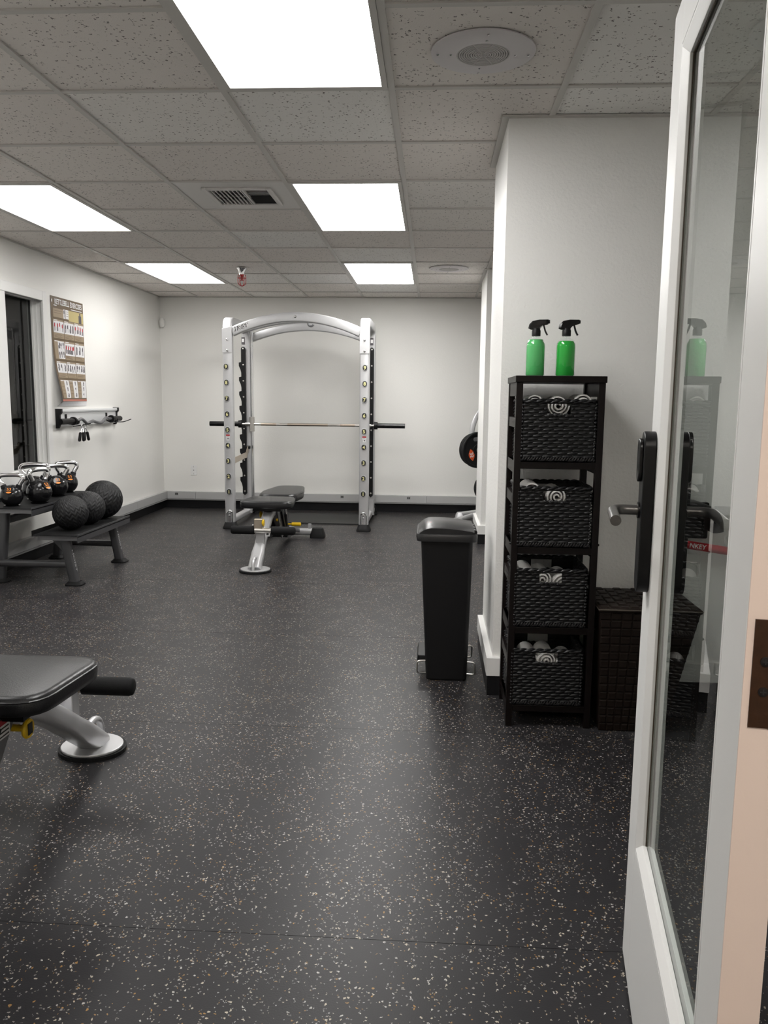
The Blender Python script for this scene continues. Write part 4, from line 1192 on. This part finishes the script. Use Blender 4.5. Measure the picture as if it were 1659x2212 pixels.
# ================================================================== BENCHES (front of the bench is -y)
def bench(loc, rz, label):
    t = local_thing('weight_bench', loc, rz, label, 'weight bench', 'adjustable weight benches')
    def plate(w_, f, b):
        pts = []
        for k in range(17):
            a = math.pi + math.pi * k / 16
            pts.append((w_ * math.cos(a), f * math.sin(a) * 1.0))
        return pts + [(w_ * math.cos(math.pi * k / 12), b * math.sin(math.pi * k / 12)) for k in range(1, 12)]
    MB().prism(plate(.118, .112, .10), 0, .014).build('rubber_sole', M_rub, t)
    MB().prism(plate(.108, .100, .095), .014, .024).build('foot_plate', M_silver, t, bevel=.003)
    mb = MB()
    path = [Vector((0, -.035, .015)), Vector((0, .10, .115)), Vector((0, .40, .315)), Vector((0, .60, .375))]
    mb.rect(smoothpath(path, 5), [.094] * 6 + [.082] * 10, .075, upv=(0, 0, 1), rad=.026, seg=4)
    mb.build('front_leg', M_silver, t, smooth=45)
    mb = MB(); mb.tube(filletpath([(0, -.082, .022), (0, -.074, .082), (0, -.030, .108), (0, .02, .105)], .03, 5), .0125, 10)
    mb.build('carry_handle', M_silver, t, smooth=50)
    mb = MB(); mb.box(-.025, .037, .140, .190, .175, .30); mb.build('roller_post', M_silver, t, bevel=.004)
    mb = MB(); mb.box(-.030, .034, .10, .15, .27, .372); mb.build('roller_bracket', M_tan, t, bevel=.004)
    ro = MB().cyl((-.065, .115, .286), (.135, .115, .286), .021, 20).build('roller_bar', M_steel, t, smooth=40)
    for s in (-1, 1):
        mb = MB(); mb.tube([(.035 + s * q, .115, .286) for q in (.062, .066, .225, .236, .24)], [.026, .031, .031, .027, .018], 24)
        mb.build('foam_roller', M_foam, t, smooth=50)
    # seat pad and back pad: rounded outlines
    def pad(outline, z0, z1, name, tilt=None):
        mb = MB(); cx = sum(p[0] for p in outline) / len(outline); cy = sum(p[1] for p in outline) / len(outline)
        def ring(sc_, z): return [(cx + (x - cx) * sc_x(x, sc_), cy + (y - cy) * sc_x(y, sc_), z) for x, y in outline]
        def sc_x(v, q): return q
        rings = [ring(.90, z0), ring(.985, z0 + .006), ring(1, z0 + .02), ring(1, z1 - .022), ring(.985, z1 - .010), ring(.955, z1 - .002), ring(.88, z1), ring(.4, z1 + .002)]
        if tilt: rings = [[tilt @ Vector(p) for p in r] for r in rings]
        mb.loft(rings)
        o = mb.build(name, M_vinyl, t, smooth=60)
        mb = MB(); loop = ring(.991, z1 - .013); loop.append(loop[0])
        if tilt: loop = [tilt @ Vector(p) for p in loop]
        mb.tube(loop, .0028, 5, cap=False); mb.build('seam_piping', M_vinyl, o)
        return o
    def rounded(poly, r, n=5):
        P = [Vector((*p, 0)) for p in poly]; out = []
        for i, p in enumerate(P):
            a = P[i - 1] - p; b = P[(i + 1) % len(P)] - p
            d = min(r, a.length * .45, b.length * .45)
            p0 = p + a.normalized() * d; p2 = p + b.normalized() * d
            for k in range(n + 1):
                u = k / n; q = p0 * (1 - u) ** 2 + p * 2 * u * (1 - u) + p2 * u * u
                out.append((q.x, q.y))
        return out
    pad(rounded([(-.212, .345), (.212, .345), (.180, .715), (-.180, .715)], .085), .412, .470, 'seat_pad')
    bp_ = rounded([(-.150, .80), (.150, .80), (.178, 1.10), (.115, 1.56), (-.115, 1.56), (-.178, 1.10)], .09, 6)
    pad(bp_, .402, .470, 'back_pad')
    mb = MB(); mb.box(-.11, .11, .42, .66, .385, .413); mb.box(-.10, .10, .88, 1.45, .385, .404); mb.build('pad_plate', M_black, t)
    mb = MB(); mb.rect([(0, .52, .352), (0, 1.20, .352)], .06, .066, upv=(0, 0, 1), rad=.015); mb.build('spine_tube', M_silver, t, smooth=40)
    # rear upright with adjuster
    mb = MB(); mb.rect(smoothpath([(0, .72, .35), (0, .93, .21), (0, 1.20, .085), (0, 1.50, .060)], 5), .07, .075, upv=(0, 0, 1), rad=.02); mb.build('rear_leg', M_silver, t, smooth=45)
    mb = MB()
    pl = [(.585, .392), (.595, .36), (.72, .215), (.80, .11), (.90, .13), (.90, .392)]
    for s in (-1, 1): mb.loft([[(s * .040, y, z) for y, z in pl], [(s * .048, y, z) for y, z in pl]])
    mp = mb.build('side_plate', M_silverd, t, bevel=.003)
    mb = MB(); mb.cur = 0
    for s in (-1, 1):
        ux = (0, s, 0)
        put_text(mb, 'HOIST', (s * .0488, .735, .265), (0, s * .7, .7), (0, -s * .7, .7), height=.042, bold=.06, shear=.3)
    mb.build('side_logo', M_print_k, mp)
    mb = MB()
    for s in (-1, 1): mb.rect([(s * .058, .70, .385), (s * .058, .90, .17), (s * .085, 1.42, .075)], .012, .035, upv=(0, 0, 1))
    mb.build('brace_bar', M_black, t)
    mb = MB()
    for s in (-1, 1): mb.tube([(s * .06, .86, .39), (s * .068, .98, .17)], .010, 8)
    mb.build('adjust_rod', M_chrome, t, smooth=40)
    mb = MB(); mb.box(-.07, .07, .90, .98, .10, .30); mb.build('ladder_box', M_black, t, bevel=.006)
    mb = MB(); mb.tube([(.07, .95, .205), (.10, .95, .205)], .007, 10); mb.tube([(.10, .95, .205), (.104, .95, .205), (.176, .95, .205), (.18, .95, .205)], [.012, .016, .016, .011], 14)
    mb.build('yellow_handle', M_yellow, t, smooth=40)
    # knob on the left side of the bench
    MB().cyl((.048, .55, .30), (.062, .55, .30), .011, 12).build('knob_stem', M_yellow, t)
    mb = MB(); mb.tube([(-.034, .10, .325), (-.040, .10, .325)], .008, 10); mb.build('pin_stem', M_steel, t)
    kn = MB().lathe([(.012, 0), (.024, .006), (.027, .012), (.024, .016), (.001, .017)], (.030, .10, .345), 22, Matrix.Rotation(R(90), 4, 'Y')).build('yellow_knob', M_yellow, t, smooth=40)
    kn2 = MB().lathe([(.012, 0), (.026, .006), (.029, .012), (.026, .017), (.001, .018)], (-.072, .59, .337), 24, Matrix.Rotation(R(-90), 4, 'Y')).build('pop_pin_knob', M_yellow, t, smooth=40)
    mb = MB(); mb.box(-.0915, -.0895, .578, .602, .321, .353); mb.build('knob_sticker', M_print_k, kn2)
    MB().cyl((-.03, .59, .337), (-.073, .59, .337), .010, 12).build('pop_pin_stem', M_yellow, t)
    mb = MB()
    mb.cur = 0; mb.box(-.0498, -.0488, .62, .69, .372, .388)
    mb.cur = 1; mb.box(-.0498, -.0488, .62, .69, .335, .372)
    mb.cur = 2
    for k in range(3): mb.box(-.0502, -.0488, .627, .68, .340 + k * .011, .344 + k * .011)
    mb.build('warning_sticker', [M_figr, M_print_w, M_print_k], t)
    mb = MB(); q = Matrix.Translation((.030, .155, .235)) @ Matrix.Rotation(R(-18), 4, 'X')
    mb.cur = 0; mb.box(.012, .046, -.002, 0, .04, .055, q); mb.cur = 1; mb.box(.012, .046, -.002, 0, 0, .04, q); mb.cur = 2; mb.box(.02, .038, -.003, 0, .01, .025, q)
    mb.build('caution_sticker', [M_figr, M_print_w, M_print_k], t)
    # rear foot bar
    mb = MB(); mb.rect([(-.23, 1.50, .052), (.23, 1.50, .052)], .058, .058, upv=(0, 0, 1), rad=.018); mb.build('rear_foot_bar', M_silver, t, smooth=40)
    for s in (-1, 1):
        mb = MB(); mb.loft([[(s * .243 + a, 1.50 + b, z) for a, b in rrect(wd, dp, .025, 4)] for z, wd, dp in ((0, .135, .115), (.02, .135, .115), (.075, .105, .082), (.088, .095, .07))])
        mb.build('rubber_foot', M_rub, t, smooth=40)
    mb = MB(); mb.tube([(.17, 1.50, .075), (.17, 1.50, .125)], .016, 12); mb.build('foot_peg', M_silver, t, smooth=40)
    return t
bench((-1.268, 5.665, 0), 0, 'black padded weight bench standing in front of the weight rack')
bench((-1.190, 2.650, 0), R(180), 'black padded weight bench cut by the left edge in the foreground')

# ================================================================== KETTLEBELL RACK
UX0, UX1, UZ = -2.985, -2.600, .522
LX0, LX1, LZ_ = -2.610, -2.300, .348
KY0, KY1 = 5.035, 6.06
KYL1 = 5.945
kr = thing('kettlebell_rack', (-2.64, 5.53, 0), 'two-tier charcoal rack for kettlebells and slam balls by the left wall', 'rack')
def tray(x0, x1, y0, y1, z, nm):
    mb = MB(); mb.box(x0, x1, y0, y1, z - .012, z - .006); mb.build(nm + '_pan', M_kbframe, kr)
    box1(nm + '_mat', (x0 + .004, x1 - .006, y0 + .004, y1 - .004, z - .006, z), M_rub, kr)
    mb = MB(); mb.box(x1 - .005, x1, y0, y1, z - .048, z + .006); mb.build(nm + '_front_lip', M_kbframe, kr)
    mb = MB(); mb.box(x0, x0 + .005, y0, y1, z - .012, z + .028); mb.build(nm + '_back_lip', M_rub, kr)
    mb = MB(); mb.box(x0 + .03, x1 - .006, y0 + .02, y0 + .045, z - .036, z - .012); mb.box(x0 + .03, x1 - .006, y1 - .045, y1 - .02, z - .036, z - .012)
    mb.build(nm + '_rail', M_silverd, kr)
tray(UX0, UX1, KY0, KY1, UZ, 'upper_tray'); tray(LX0, LX1, KY0, KYL1, LZ_, 'lower_tray')
def leg(p0, p1, r=.031, logo=True):
    mb = MB(); mb.rect([p0, p1], r * 2, r * 1.7, upv=(0, 1, 0), rad=.014, seg=3); lg = mb.build('leg', M_kbframe, kr, smooth=40)
    f = Vector(p0)
    mb = MB(); mb.loft([[(f.x + a, f.y + b, z) for a, b in rrect(wd, dp, .03, 4)] for z, wd, dp in ((0, .118, .105), (.008, .118, .105), (.016, .100, .09), (.026, .085, .075))])
    mb.build('rubber_foot', M_rub, kr, smooth=40)
    if logo:
        d = (Vector(p1) - f).normalized(); c0 = f + d * .155
        nn = Vector((0, -1, 0)); sidev = d.cross(nn).normalized()
        mb = MB(); mb.cur = 0
        q = r * 1.0 + .0006
        cc = c0 + Vector((q * .99, 0, 0))
        yv = Vector((0, 1, 0))
        mb.add([cc - d * .085 - yv * .014, cc + d * .085 - yv * .014, cc + d * .085 + yv * .014, cc - d * .085 + yv * .014], [(0, 1, 2, 3)])
        mb.cur = 1; put_text(mb, 'HOIST', cc + Vector((.0006, 0, 0)), -d, yv, width=.15, height=.020, bold=.02)
        mb.build('leg_logo', [M_print_k, M_silver], lg)
leg((-2.372, 5.125, .012), (-2.428, 5.125, LZ_ - .03)); leg((-2.372, 5.90, .012), (-2.428, 5.90, LZ_ - .03))
leg((-2.905, 5.16, .012), (-2.850, 5.16, UZ - .03), logo=False); leg((-2.905, 5.99, .012), (-2.850, 5.99, UZ - .03), logo=False)
for y in (5.14, 5.945):
    MB().rect([(-2.89, y, .135), (-2.39, y - .01 if y > 5.5 else y, .135)], .05, .045, upv=(0, 0, 1), rad=.015).build('cross_tube', M_kbframe, kr, smooth=40)
mb = MB(); mb.rect([(-2.86, 5.16, .42), (-2.86, 5.99, .42)], .04, .05, upv=(0, 0, 1), rad=.012); mb.build('long_tube', M_kbframe, kr, smooth=40)
mb = MB()
for y in (5.125, 5.90):
    mb.loft([[(-2.44, y - .004, LZ_ - .04), (-2.52, y - .004, LZ_ - .04), (-2.41, y - .004, LZ_ - .16)], [(-2.44, y + .004, LZ_ - .04), (-2.52, y + .004, LZ_ - .04), (-2.41, y + .004, LZ_ - .16)]])
mb.build('leg_gusset', M_kbframe, kr)

# kettlebells
def kettlebell(x, y, r, hh, hw, rz, label):
    t = local_thing('kettlebell', (x, y, UZ), rz, label, 'kettlebell', 'black kettlebells with chrome handles')
    prof = [(.0001, 0), (r * .62, 0), (r * .70, .004)]
    n = 18
    a0 = -math.asin(.93)
    for k in range(n + 1):
        a = a0 * .86 + (math.pi / 2 - a0 * .86) * k / n
        prof.append((max(.0001, r * math.cos(a)), r * .93 + r * math.sin(a)))
    MB().lathe(prof, (0, 0, 0), 36, cap=False).build('kettlebell_body', M_iron, t, smooth=60)
    zt = r * .93
    zn = zt + r * .78
    pts = [(-hw * .60, 0, zn), (-hw * .74, 0, zn + hh * .34), (-hw * .96, 0, zn + hh * .72), (-hw * .80, 0, zn + hh * .98), (-hw * .35, 0, zn + hh * 1.05),
           (hw * .35, 0, zn + hh * 1.05), (hw * .80, 0, zn + hh * .98), (hw * .96, 0, zn + hh * .72), (hw * .74, 0, zn + hh * .34), (hw * .60, 0, zn)]
    MB().tube(smoothpath(pts, 5), r * .20, 14).build('handle', M_chrome, t, smooth=60)
    for s in (-1, 1):
        MB().tube([(s * hw * .50, 0, zn - r * .22), (s * hw * .62, 0, zn + r * .12), (s * hw * .65, 0, zn + r * .2)], [r * .30, r * .26, r * .24], 14).build('collar', M_rub, t, smooth=50)
    # badge on the shoulder facing -y
    el = R(36); nv = Vector((0, -math.cos(el), math.sin(el))); c = Vector((0, 0, zt)) + nv * (r * 1.0)
    uu = Vector((1, 0, 0)); vv = nv.cross(uu) * -1
    vv = Vector((0, math.sin(el), math.cos(el)))
    mb = MB(); mb.cur = 0
    ring = lambda rr, h: [c + uu * (rr * math.cos(2 * math.pi * k / 24)) + vv * (rr * math.sin(2 * math.pi * k / 24)) + nv * h for k in range(24)]
    mb.loft([ring(r * .40, -r * .10), ring(r * .40, .0015), ring(r * .36, .0022)])
    bd = mb.build('badge', M_iron, t, smooth=40)
    mb = MB(); put_text(mb, '53', c + nv * .003 + vv * (r * .06), uu, vv, height=r * .30, bold=.01)
    vs = [c + nv * .003 - vv * (r * .26) + uu * (r * .22 * math.cos(2 * math.pi * k / 18)) + vv * (r * .09 * math.sin(2 * math.pi * k / 18)) for k in range(18)]
    mb.add(vs, [tuple(range(18))])
    mb.build('badge_print', M_orange, bd)
kettlebell(-2.800, 5.165, .073, .078, .080, R(14), 'black kettlebell nearest the left edge, on the near end of the rack')
kettlebell(-2.690, 5.325, .083, .085, .085, R(72), 'kettlebell turned edge-on, in front of the others beside the slam balls')
kettlebell(-2.815, 5.52, .086, .095, .095, R(16), 'kettlebell with a wide handle half hidden behind the edge-on one')
kettlebell(-2.755, 5.72, .079, .084, .082, R(34), 'kettlebell with an orange badge, second from the far end of the rack')
kettlebell(-2.790, 5.965, .079, .088, .082, R(44), 'farthest kettlebell on the upper tier, nearest the poster wall')

# slam balls
def slam(x, y, r, rot, label):
    mb = MB()
    la_n, lo_n = 100, 216
    def hgt(i, j):
        la = math.pi * i / la_n - math.pi / 2; lo = 2 * math.pi * j / lo_n
        zig = abs((lo * 20 / (2 * math.pi)) % 1 - .5) * 2
        f = ((la * 12 / math.pi * 1.0 + zig * .85) % 1)
        k = min(1, max(0, (abs(f - .5) - .14) / .10))
        return r * (1 - .022 * (1 - k) * min(1, math.cos(la) * 2.2))
    rings = []
    for i in range(la_n + 1):
        la = math.pi * i / la_n - math.pi / 2
        rings.append([(hgt(i, j) * max(1e-4, math.cos(la)) * math.cos(2 * math.pi * j / lo_n), hgt(i, j) * max(1e-4, math.cos(la)) * math.sin(2 * math.pi * j / lo_n), hgt(i, j) * math.sin(la)) for j in range(lo_n)])
    mb.loft(rings, cap=False)
    o = mb.build('slam_ball', M_tread, smooth=80, origin=(0, 0, 0))
    o.location = (x, y, LZ_ + r * .995); o.rotation_euler = rot
    return tag(o, label, 'slam ball', 'black tread-textured slam balls')
slam(-2.452, 5.275, .118, (R(8), R(-10), R(20)), 'nearest black slam ball on the lower tier')
slam(-2.442, 5.535, .118, (R(-12), R(24), R(70)), 'middle slam ball, half hidden behind the nearest one')
s3 = slam(-2.455, 5.830, .142, (R(14), R(-22), R(140)), 'largest, farthest slam ball with a small white mark')
mb = MB(); d = Vector((-.42, -.87, -.03)).normalized(); c = Vector((-2.455, 5.830, LZ_ + .141)) + d * .1428
uu = d.cross(Vector((0, 0, 1))).normalized() * -1; vv = Vector((0, 0, 1))
for a, b, q, h in ((-.012, .012, .008, .01), (.004, .002, .012, .012), (-.010, -.014, .008, .012), (.010, -.012, .006, .016), (0, -.03, .005, .006)):
    mb.add([c + uu * (a - q) + vv * (b - h), c + uu * (a + q) + vv * (b - h * .7), c + uu * (a + q) + vv * (b + h), c + uu * (a - q) + vv * (b + h * .6)], [(0, 1, 2, 3)])
mk = mb.build('ball_mark', M_print_w, origin=(0, 0, 0))
mk.parent = s3; bpy.context.view_layer.update(); mk.matrix_parent_inverse = s3.matrix_basis.inverted()

# ================================================================== WALL RACK, CURL BAR, SPRING CLIPS
wr = thing('bar_holder', (XL, 6.96, 1.0), 'silver wall rail with black end caps holding a curl bar', 'wall rack')
mb = MB(); prof = [(0, 1.005), (.018, 1.005), (.026, 1.03), (.026, 1.115), (.040, 1.120), (.044, 1.132), (.040, 1.145), (0, 1.145)]
mb.loft([[(XL + a, y, z) for a, z in prof] for y in (6.40, 7.56)]); mb.build('rail', mat('anodised_rail', (.74, .75, .76), .32, .2), wr)
for y in (6.375, 7.56):
    mb = MB(); prof = [(0, .992), (.022, .992), (.034, 1.02), (.034, 1.10), (.05, 1.118), (.05, 1.150), (0, 1.150)]
    mb.loft([[(XL + a, yy, z) for a, z in prof] for yy in (y, y + .026)]); mb.build('end_cap', M_black, wr)
CBX, CBZ = -2.952, 1.050
for y in (6.50, 7.33):
    mb = MB(); mb.rect(smoothpath([(XL + .03, y, 1.105), (XL + .035, y, 1.035), (XL + .09, y, 1.022), (XL + .130, y, 1.028), (XL + .140, y, 1.052)], 4), .028, .008, upv=(1, 0, 0), rad=.002)
    mb.build('hook', M_black, wr, smooth=40)
    MB().cyl((XL + .026, y, 1.092), (XL + .036, y, 1.092), .008, 10).build('hook_bolt', M_print_k, wr)
mb = MB(); mb.tube(smoothpath([(XL + .03, 6.62, 1.0), (XL + .10, 6.64, 1.012), (XL + .15, 6.70, 1.025)], 4), .004, 8); mb.tube(smoothpath([(XL + .03, 7.48, 1.02), (XL + .11, 7.52, 1.016), (XL + .16, 7.60, 1.04)], 4), .004, 8); mb.build('wire_peg', M_black, wr, smooth=50)
cb = thing('curl_bar', (CBX, 6.85, CBZ), 'black wavy curl bar resting on the wall rail hooks', 'barbell')
wave = [(CBX, 6.47, CBZ), (CBX, 6.56, CBZ + .002), (CBX + .004, 6.63, CBZ + .012), (CBX + .008, 6.72, CBZ - .026), (CBX + .006, 6.80, CBZ - .014), (CBX + .004, 6.86, CBZ - .010), (CBX + .006, 6.92, CBZ - .022), (CBX + .008, 7.02, CBZ - .026), (CBX + .004, 7.13, CBZ + .012), (CBX, 7.20, CBZ + .002), (CBX, 7.27, CBZ)]
MB().tube(smoothpath(wave, 5), .0135, 12).build('wavy_shaft', M_silverd, cb, smooth=60)
for a, b in ((6.235, 6.46), (7.28, 7.47)):
    MB().cyl((CBX, a, CBZ), (CBX, b, CBZ), .024, 20).build('sleeve', M_black, cb, smooth=40)
for y in (6.475, 7.262): MB().cyl((CBX, y - .012, CBZ), (CBX, y + .012, CBZ), .034, 22).build('sleeve_collar', M_black, cb, smooth=40)
def clip(y, x, tilt, label):
    t = thing('spring_clip', (x, y, .90), label, 'spring clip', 'barbell spring clips')
    mb = MB(); mb.tube([(x + math.sin(R(a)) * .006, y + math.cos(R(a)) * .020, 1.0 + math.sin(R(a)) * .022 + a * .00001) for a in range(-60, 400, 20)], .0042, 8)
    mb.tube([(x, y + .010, .985), (x + .008, y + .016 + tilt, .945)], .0042, 8); mb.tube([(x, y - .010, .985), (x - .004, y - .016 + tilt, .945)], .0042, 8)
    mb.build('spring', M_chrome, t, smooth=60)
    for s in (1, -1):
        mb = MB(); mb.tube([(x + .004 * s, y + s * .017 + tilt, .952), (x + .004 * s, y + s * .019 + tilt, .945), (x + .006 * s, y + s * .027 + tilt * 2, .885), (x + .006 * s, y + s * .028 + tilt * 2, .875)], [.007, .012, .013, .007], 10)
        mb.build('grip', M_rub, t, smooth=50)
clip(6.645, XL + .10, -.012, 'nearer chrome spring clip with black grips under the curl bar')
clip(6.735, XL + .085, .010, 'farther chrome spring clip with black grips under the curl bar')

# ================================================================== POSTER
PY0, PY1, PZ0, PZ1 = 6.372, 6.968, 2.047, 1.170
def psurf(u, v, h=0.0):
    y = PY0 + (PY1 - PY0) * u; z = PZ0 + (PZ1 - PZ0) * v
    k = max(0, (v - .38) / .62)
    off = .004 + .070 * (k ** 1.4) * (1 - u) ** 1.3 + .010 * k * math.sin(v * 9) * (1 - u * .6)
    if v > .955: off *= 1 - .75 * (v - .955) / .045
    return Vector((XL + off + h, y, z))
po = thing('exercise_poster', (XL, 6.67, 1.17), 'brown exercise chart poster titled KETTLEBELL EXERCISES, curling at the bottom', 'poster')
mb = MB(); nu, nv_ = 12, 40
for side_h in (0, -.0012):
    base = len(mb.v)
    for j in range(nv_ + 1):
        for i in range(nu + 1): mb.v.append(psurf(i / nu, j / nv_, side_h))
    for j in range(nv_):
        for i in range(nu):
            a = base + j * (nu + 1) + i
            mb.f.append([a, a + 1, a + nu + 2, a + nu + 1]); mb.mi.append(0 if side_h == 0 else 1)
mb.build('poster_sheet', [M_brownp, M_paper], po, smooth=60)
PM = [M_tanp, M_paper, M_goldp, M_figr, M_figk, M_brownp, M_pinkp, M_print_w]
mb = MB()
def pq(u0, u1, v0, v1, mi, h):
    n = max(1, int(abs(v1 - v0) / .02)); nu_ = max(1, int((u1 - u0) / .1))
    base = len(mb.v)
    for j in range(n + 1):
        for i in range(nu_ + 1): mb.v.append(psurf(u0 + (u1 - u0) * i / nu_, v0 + (v1 - v0) * j / n, h))
    for j in range(n):
        for i in range(nu_):
            a = base + j * (nu_ + 1) + i
            mb.f.append([a, a + 1, a + nu_ + 2, a + nu_ + 1]); mb.mi.append(mi)
def fig(u, v, hgt, mi, rnd):
    w_ = .016
    lean = rnd.uniform(-.012, .012)
    pq(u - w_ * .5, u + w_ * .5, v - hgt * .5, v - hgt * .40, 4, .0019)
    pq(u - w_ + lean, u + w_ + lean, v - hgt * .40, v, mi, .0019)
    pq(u - w_ - lean, u - w_ * .2, v, v + hgt * .5, 4, .0019); pq(u + w_ * .2, u + w_ + lean, v, v + hgt * .46, 4, .0019)
rp = random.Random(3)
def panel(u0, u1, v0, v1, pic, nf, mi, cap=True, rows=1):
    pq(u0, u1, v0, v1, 0, .0008)
    pu0, pu1, pv0, pv1 = pic
    pq(pu0, pu1, pv0, pv1, 1, .0013)
    for r_ in range(rows):
        for k in range(nf):
            fig(pu0 + (pu1 - pu0) * (k + .5) / nf, pv0 + (pv1 - pv0) * (r_ + .5) / rows + rp.uniform(-.006, .006), (pv1 - pv0) * .72 / rows, mi, rp)
    for k in range(3):
        vv_ = v1 - .012 - k * .011
        if pv1 < vv_: pq(u0 + .02, u1 - .03 - rp.random() * .06, vv_, vv_ + .003, 5, .0013)
    pq(u0 + .01, u0 + .12, v0 + .004, v0 + .010, 7, .0016)
pq(.06, .36, .105, .185, 0, .0008); pq(.08, .33, .125, .128, 5, .0012); pq(.08, .30, .145, .148, 5, .0012)
pq(.36, .42, .10, .185, 1, .0012); pq(.43, .52, .10, .185, 1, .0012); fig(.39, .14, .07, 4, rp)
for k in range(3): pq(.445, .505, .115 + k * .02, .119 + k * .02, 0, .0016)
pq(.52, .99, .10, .200, 2, .0008); pq(.84, .93, .128, .20, 4, .0012); pq(.865, .905, .105, .128, 4, .0012)
C3 = ((.05, .355), (.37, .67), (.685, .985))
for k, (a, b) in enumerate(C3):
    panel(a, b, .205, .375, (a, b, .220, .325), 4, (3, 4, 3)[k])
panel(.05, .355, .395, .565, (.155, .35, .400, .560), 3, 4, rows=2)
for k, (a, b) in enumerate(C3[1:]): panel(a, b, .395, .565, (a, b, .412, .525), (5, 3)[k], (3, 4)[k])
for k, (a, b) in enumerate(C3): panel(a, b, .585, .735, (a, b, .600, .690), (3, 4, 4)[k], 4)
for k, (a, b) in enumerate(C3):
    panel(a, b, .755, .925, (a + .13, b, .758, .922), 1, 4, rows=3)
    for q in range(4): pq(a + .012, a + .115, .785 + q * .032, .788 + q * .032, 5, .0014)
pq(.0, 1.0, .935, .952, 6, .0008); pq(.0, 1.0, .955, 1.0, 1, .0008)
vs, fs, W_, H_ = textmesh('KETTLEBELL EXERCISES', .022)
mb.cur = 7
sx_, sy_ = .84 / W_, .050 / H_
mb.add([psurf(.535 + x * sx_, .043 - y * sy_, .0018) for x, y in vs], fs)
pq(.08, .17, .076, .083, 7, .0016); pq(.60, .95, .083, .090, 7, .0016); pq(.02, .045, .03, .055, 7, .0016)
mb.build('poster_print', PM, po)

# ================================================================== PLATE TREE
tr = thing('plate_tree', (.52, 8.33, 0), 'grey weight plate tree mostly hidden behind the far pier', 'plate tree')
mb = MB(); mb.rect(smoothpath([(.60, 8.36, .06), (.585, 8.36, .45), (.55, 8.36, .85), (.535, 8.36, 1.10)], 4), .06, .06, upv=(0, 1, 0), rad=.015); mb.build('stem', M_silver, tr, smooth=40)
mb = MB(); mb.rect(smoothpath([(.44, 8.28, .80), (.405, 8.27, .92), (.435, 8.28, 1.06), (.50, 8.32, 1.16)], 4), .05, .06, upv=(0, 1, 0), rad=.01); mb.build('storage_arm', M_silver, tr, smooth=40)
for p in ((.28, 8.16), (.98, 8.16), (.98, 8.62), (.33, 8.62)):
    mb = MB(); mb.rect(smoothpath([(.62, 8.38, .11), ((.62 + p[0]) / 2, (8.38 + p[1]) / 2, .075), (p[0], p[1], .035)], 4), .06, .05, upv=(0, 0, 1), rad=.018); mb.build('tree_leg', M_silver, tr, smooth=40)
    mb = MB(); mb.loft([[(p[0] + a, p[1] + b, z) for a, b in rrect(wd, dp, .03, 4)] for z, wd, dp in ((0, .13, .11), (.03, .12, .10), (.055, .09, .08))]); mb.build('tree_foot', M_silver, tr, smooth=40)
NV = Vector((.45, -.893, 0)).normalized()
UU = Vector((.893, .45, 0)).normalized()
def wplate(c, r, th, label, mark=None):
    t = thing('weight_plate', c, label, 'weight plate', 'black rubber weight plates on the tree')
    M = Matrix((( *UU, 0), (0, 0, 1, 0), (*NV, 0), (0, 0, 0, 1)))
    M = Matrix.Identity(4)
    for i in range(3):
        M[i][0] = UU[i]; M[i][1] = (0, 0, 1)[i]; M[i][2] = NV[i]
    prof = [(.026, -th / 2), (r - .006, -th / 2), (r, -th / 2 + .006), (r, th / 2 - .006), (r - .006, th / 2), (r * .88, th / 2), (r * .86, th / 2 - .005), (r * .34, th / 2 - .005), (r * .32, th / 2), (.026, th / 2), (.026, -th / 2)]
    MB().lathe(prof, c, 48, M, cap=False).build('plate_disc', M_rub, t, smooth=35)
    c = Vector(c)
    for a in (100, 330):
        q = c + UU * (r * .62 * math.cos(R(a))) + Vector((0, 0, r * .62 * math.sin(R(a)))) + NV * (th / 2 - .004)
        mb = MB(); tang = -UU * math.sin(R(a)) + Vector((0, 0, 1)) * math.cos(R(a)); rad = UU * math.cos(R(a)) + Vector((0, 0, 1)) * math.sin(R(a))
        mb.loft([[q + tang * x + rad * y + NV * h for x, y in rrect(r * .46, r * .22, r * .10, 4)] for h in (0, .003)]); mb.build('grip_slot', M_silverd, t)
    if mark:
        a = R(212)
        rad = UU * math.cos(a) + Vector((0, 0, 1)) * math.sin(a); q = c + rad * (r * .50) + NV * (th / 2 - .0035)
        tang = Vector((0, 0, 1)) * math.cos(R(14)) - UU * math.sin(R(14)); tv = NV.cross(tang)
        mb = MB(); mb.cur = 0
        n = 14; pts = [(math.sin(math.pi * k / n) * .034, -.062 + .124 * k / n) for k in range(n + 1)] + [(-math.sin(math.pi * k / n) * .034, .062 - .124 * k / n) for k in range(1, n)]
        mb.add([q + tv * x + tang * y for x, y in pts], [tuple(range(len(pts)))])
        mb.cur = 1; put_text(mb, mark, q + NV * .001, -tang, tv, height=.040, bold=.03)
        mb.build('plate_mark', [M_orangered, M_print_w], t)
pc = Vector((.462, 8.13, .760))
wplate(pc, .182, .040, 'front rubber weight plate marked 35 peeking past the pier', '35')
wplate(pc - NV * .075, .166, .036, 'rubber weight plate just behind the one marked 35')
wplate((.560, 8.20, .372), .135, .040, 'lower rubber weight plate barely showing beside the pier')
MB().cyl(pc + NV * .03, pc - NV * .24, .024, 16).build('peg', M_steel, tr, smooth=40)
lp = Vector((.560, 8.20, .372)); MB().cyl(lp + NV * .04, lp - NV * .2, .024, 16).build('peg', M_steel, tr, smooth=40)
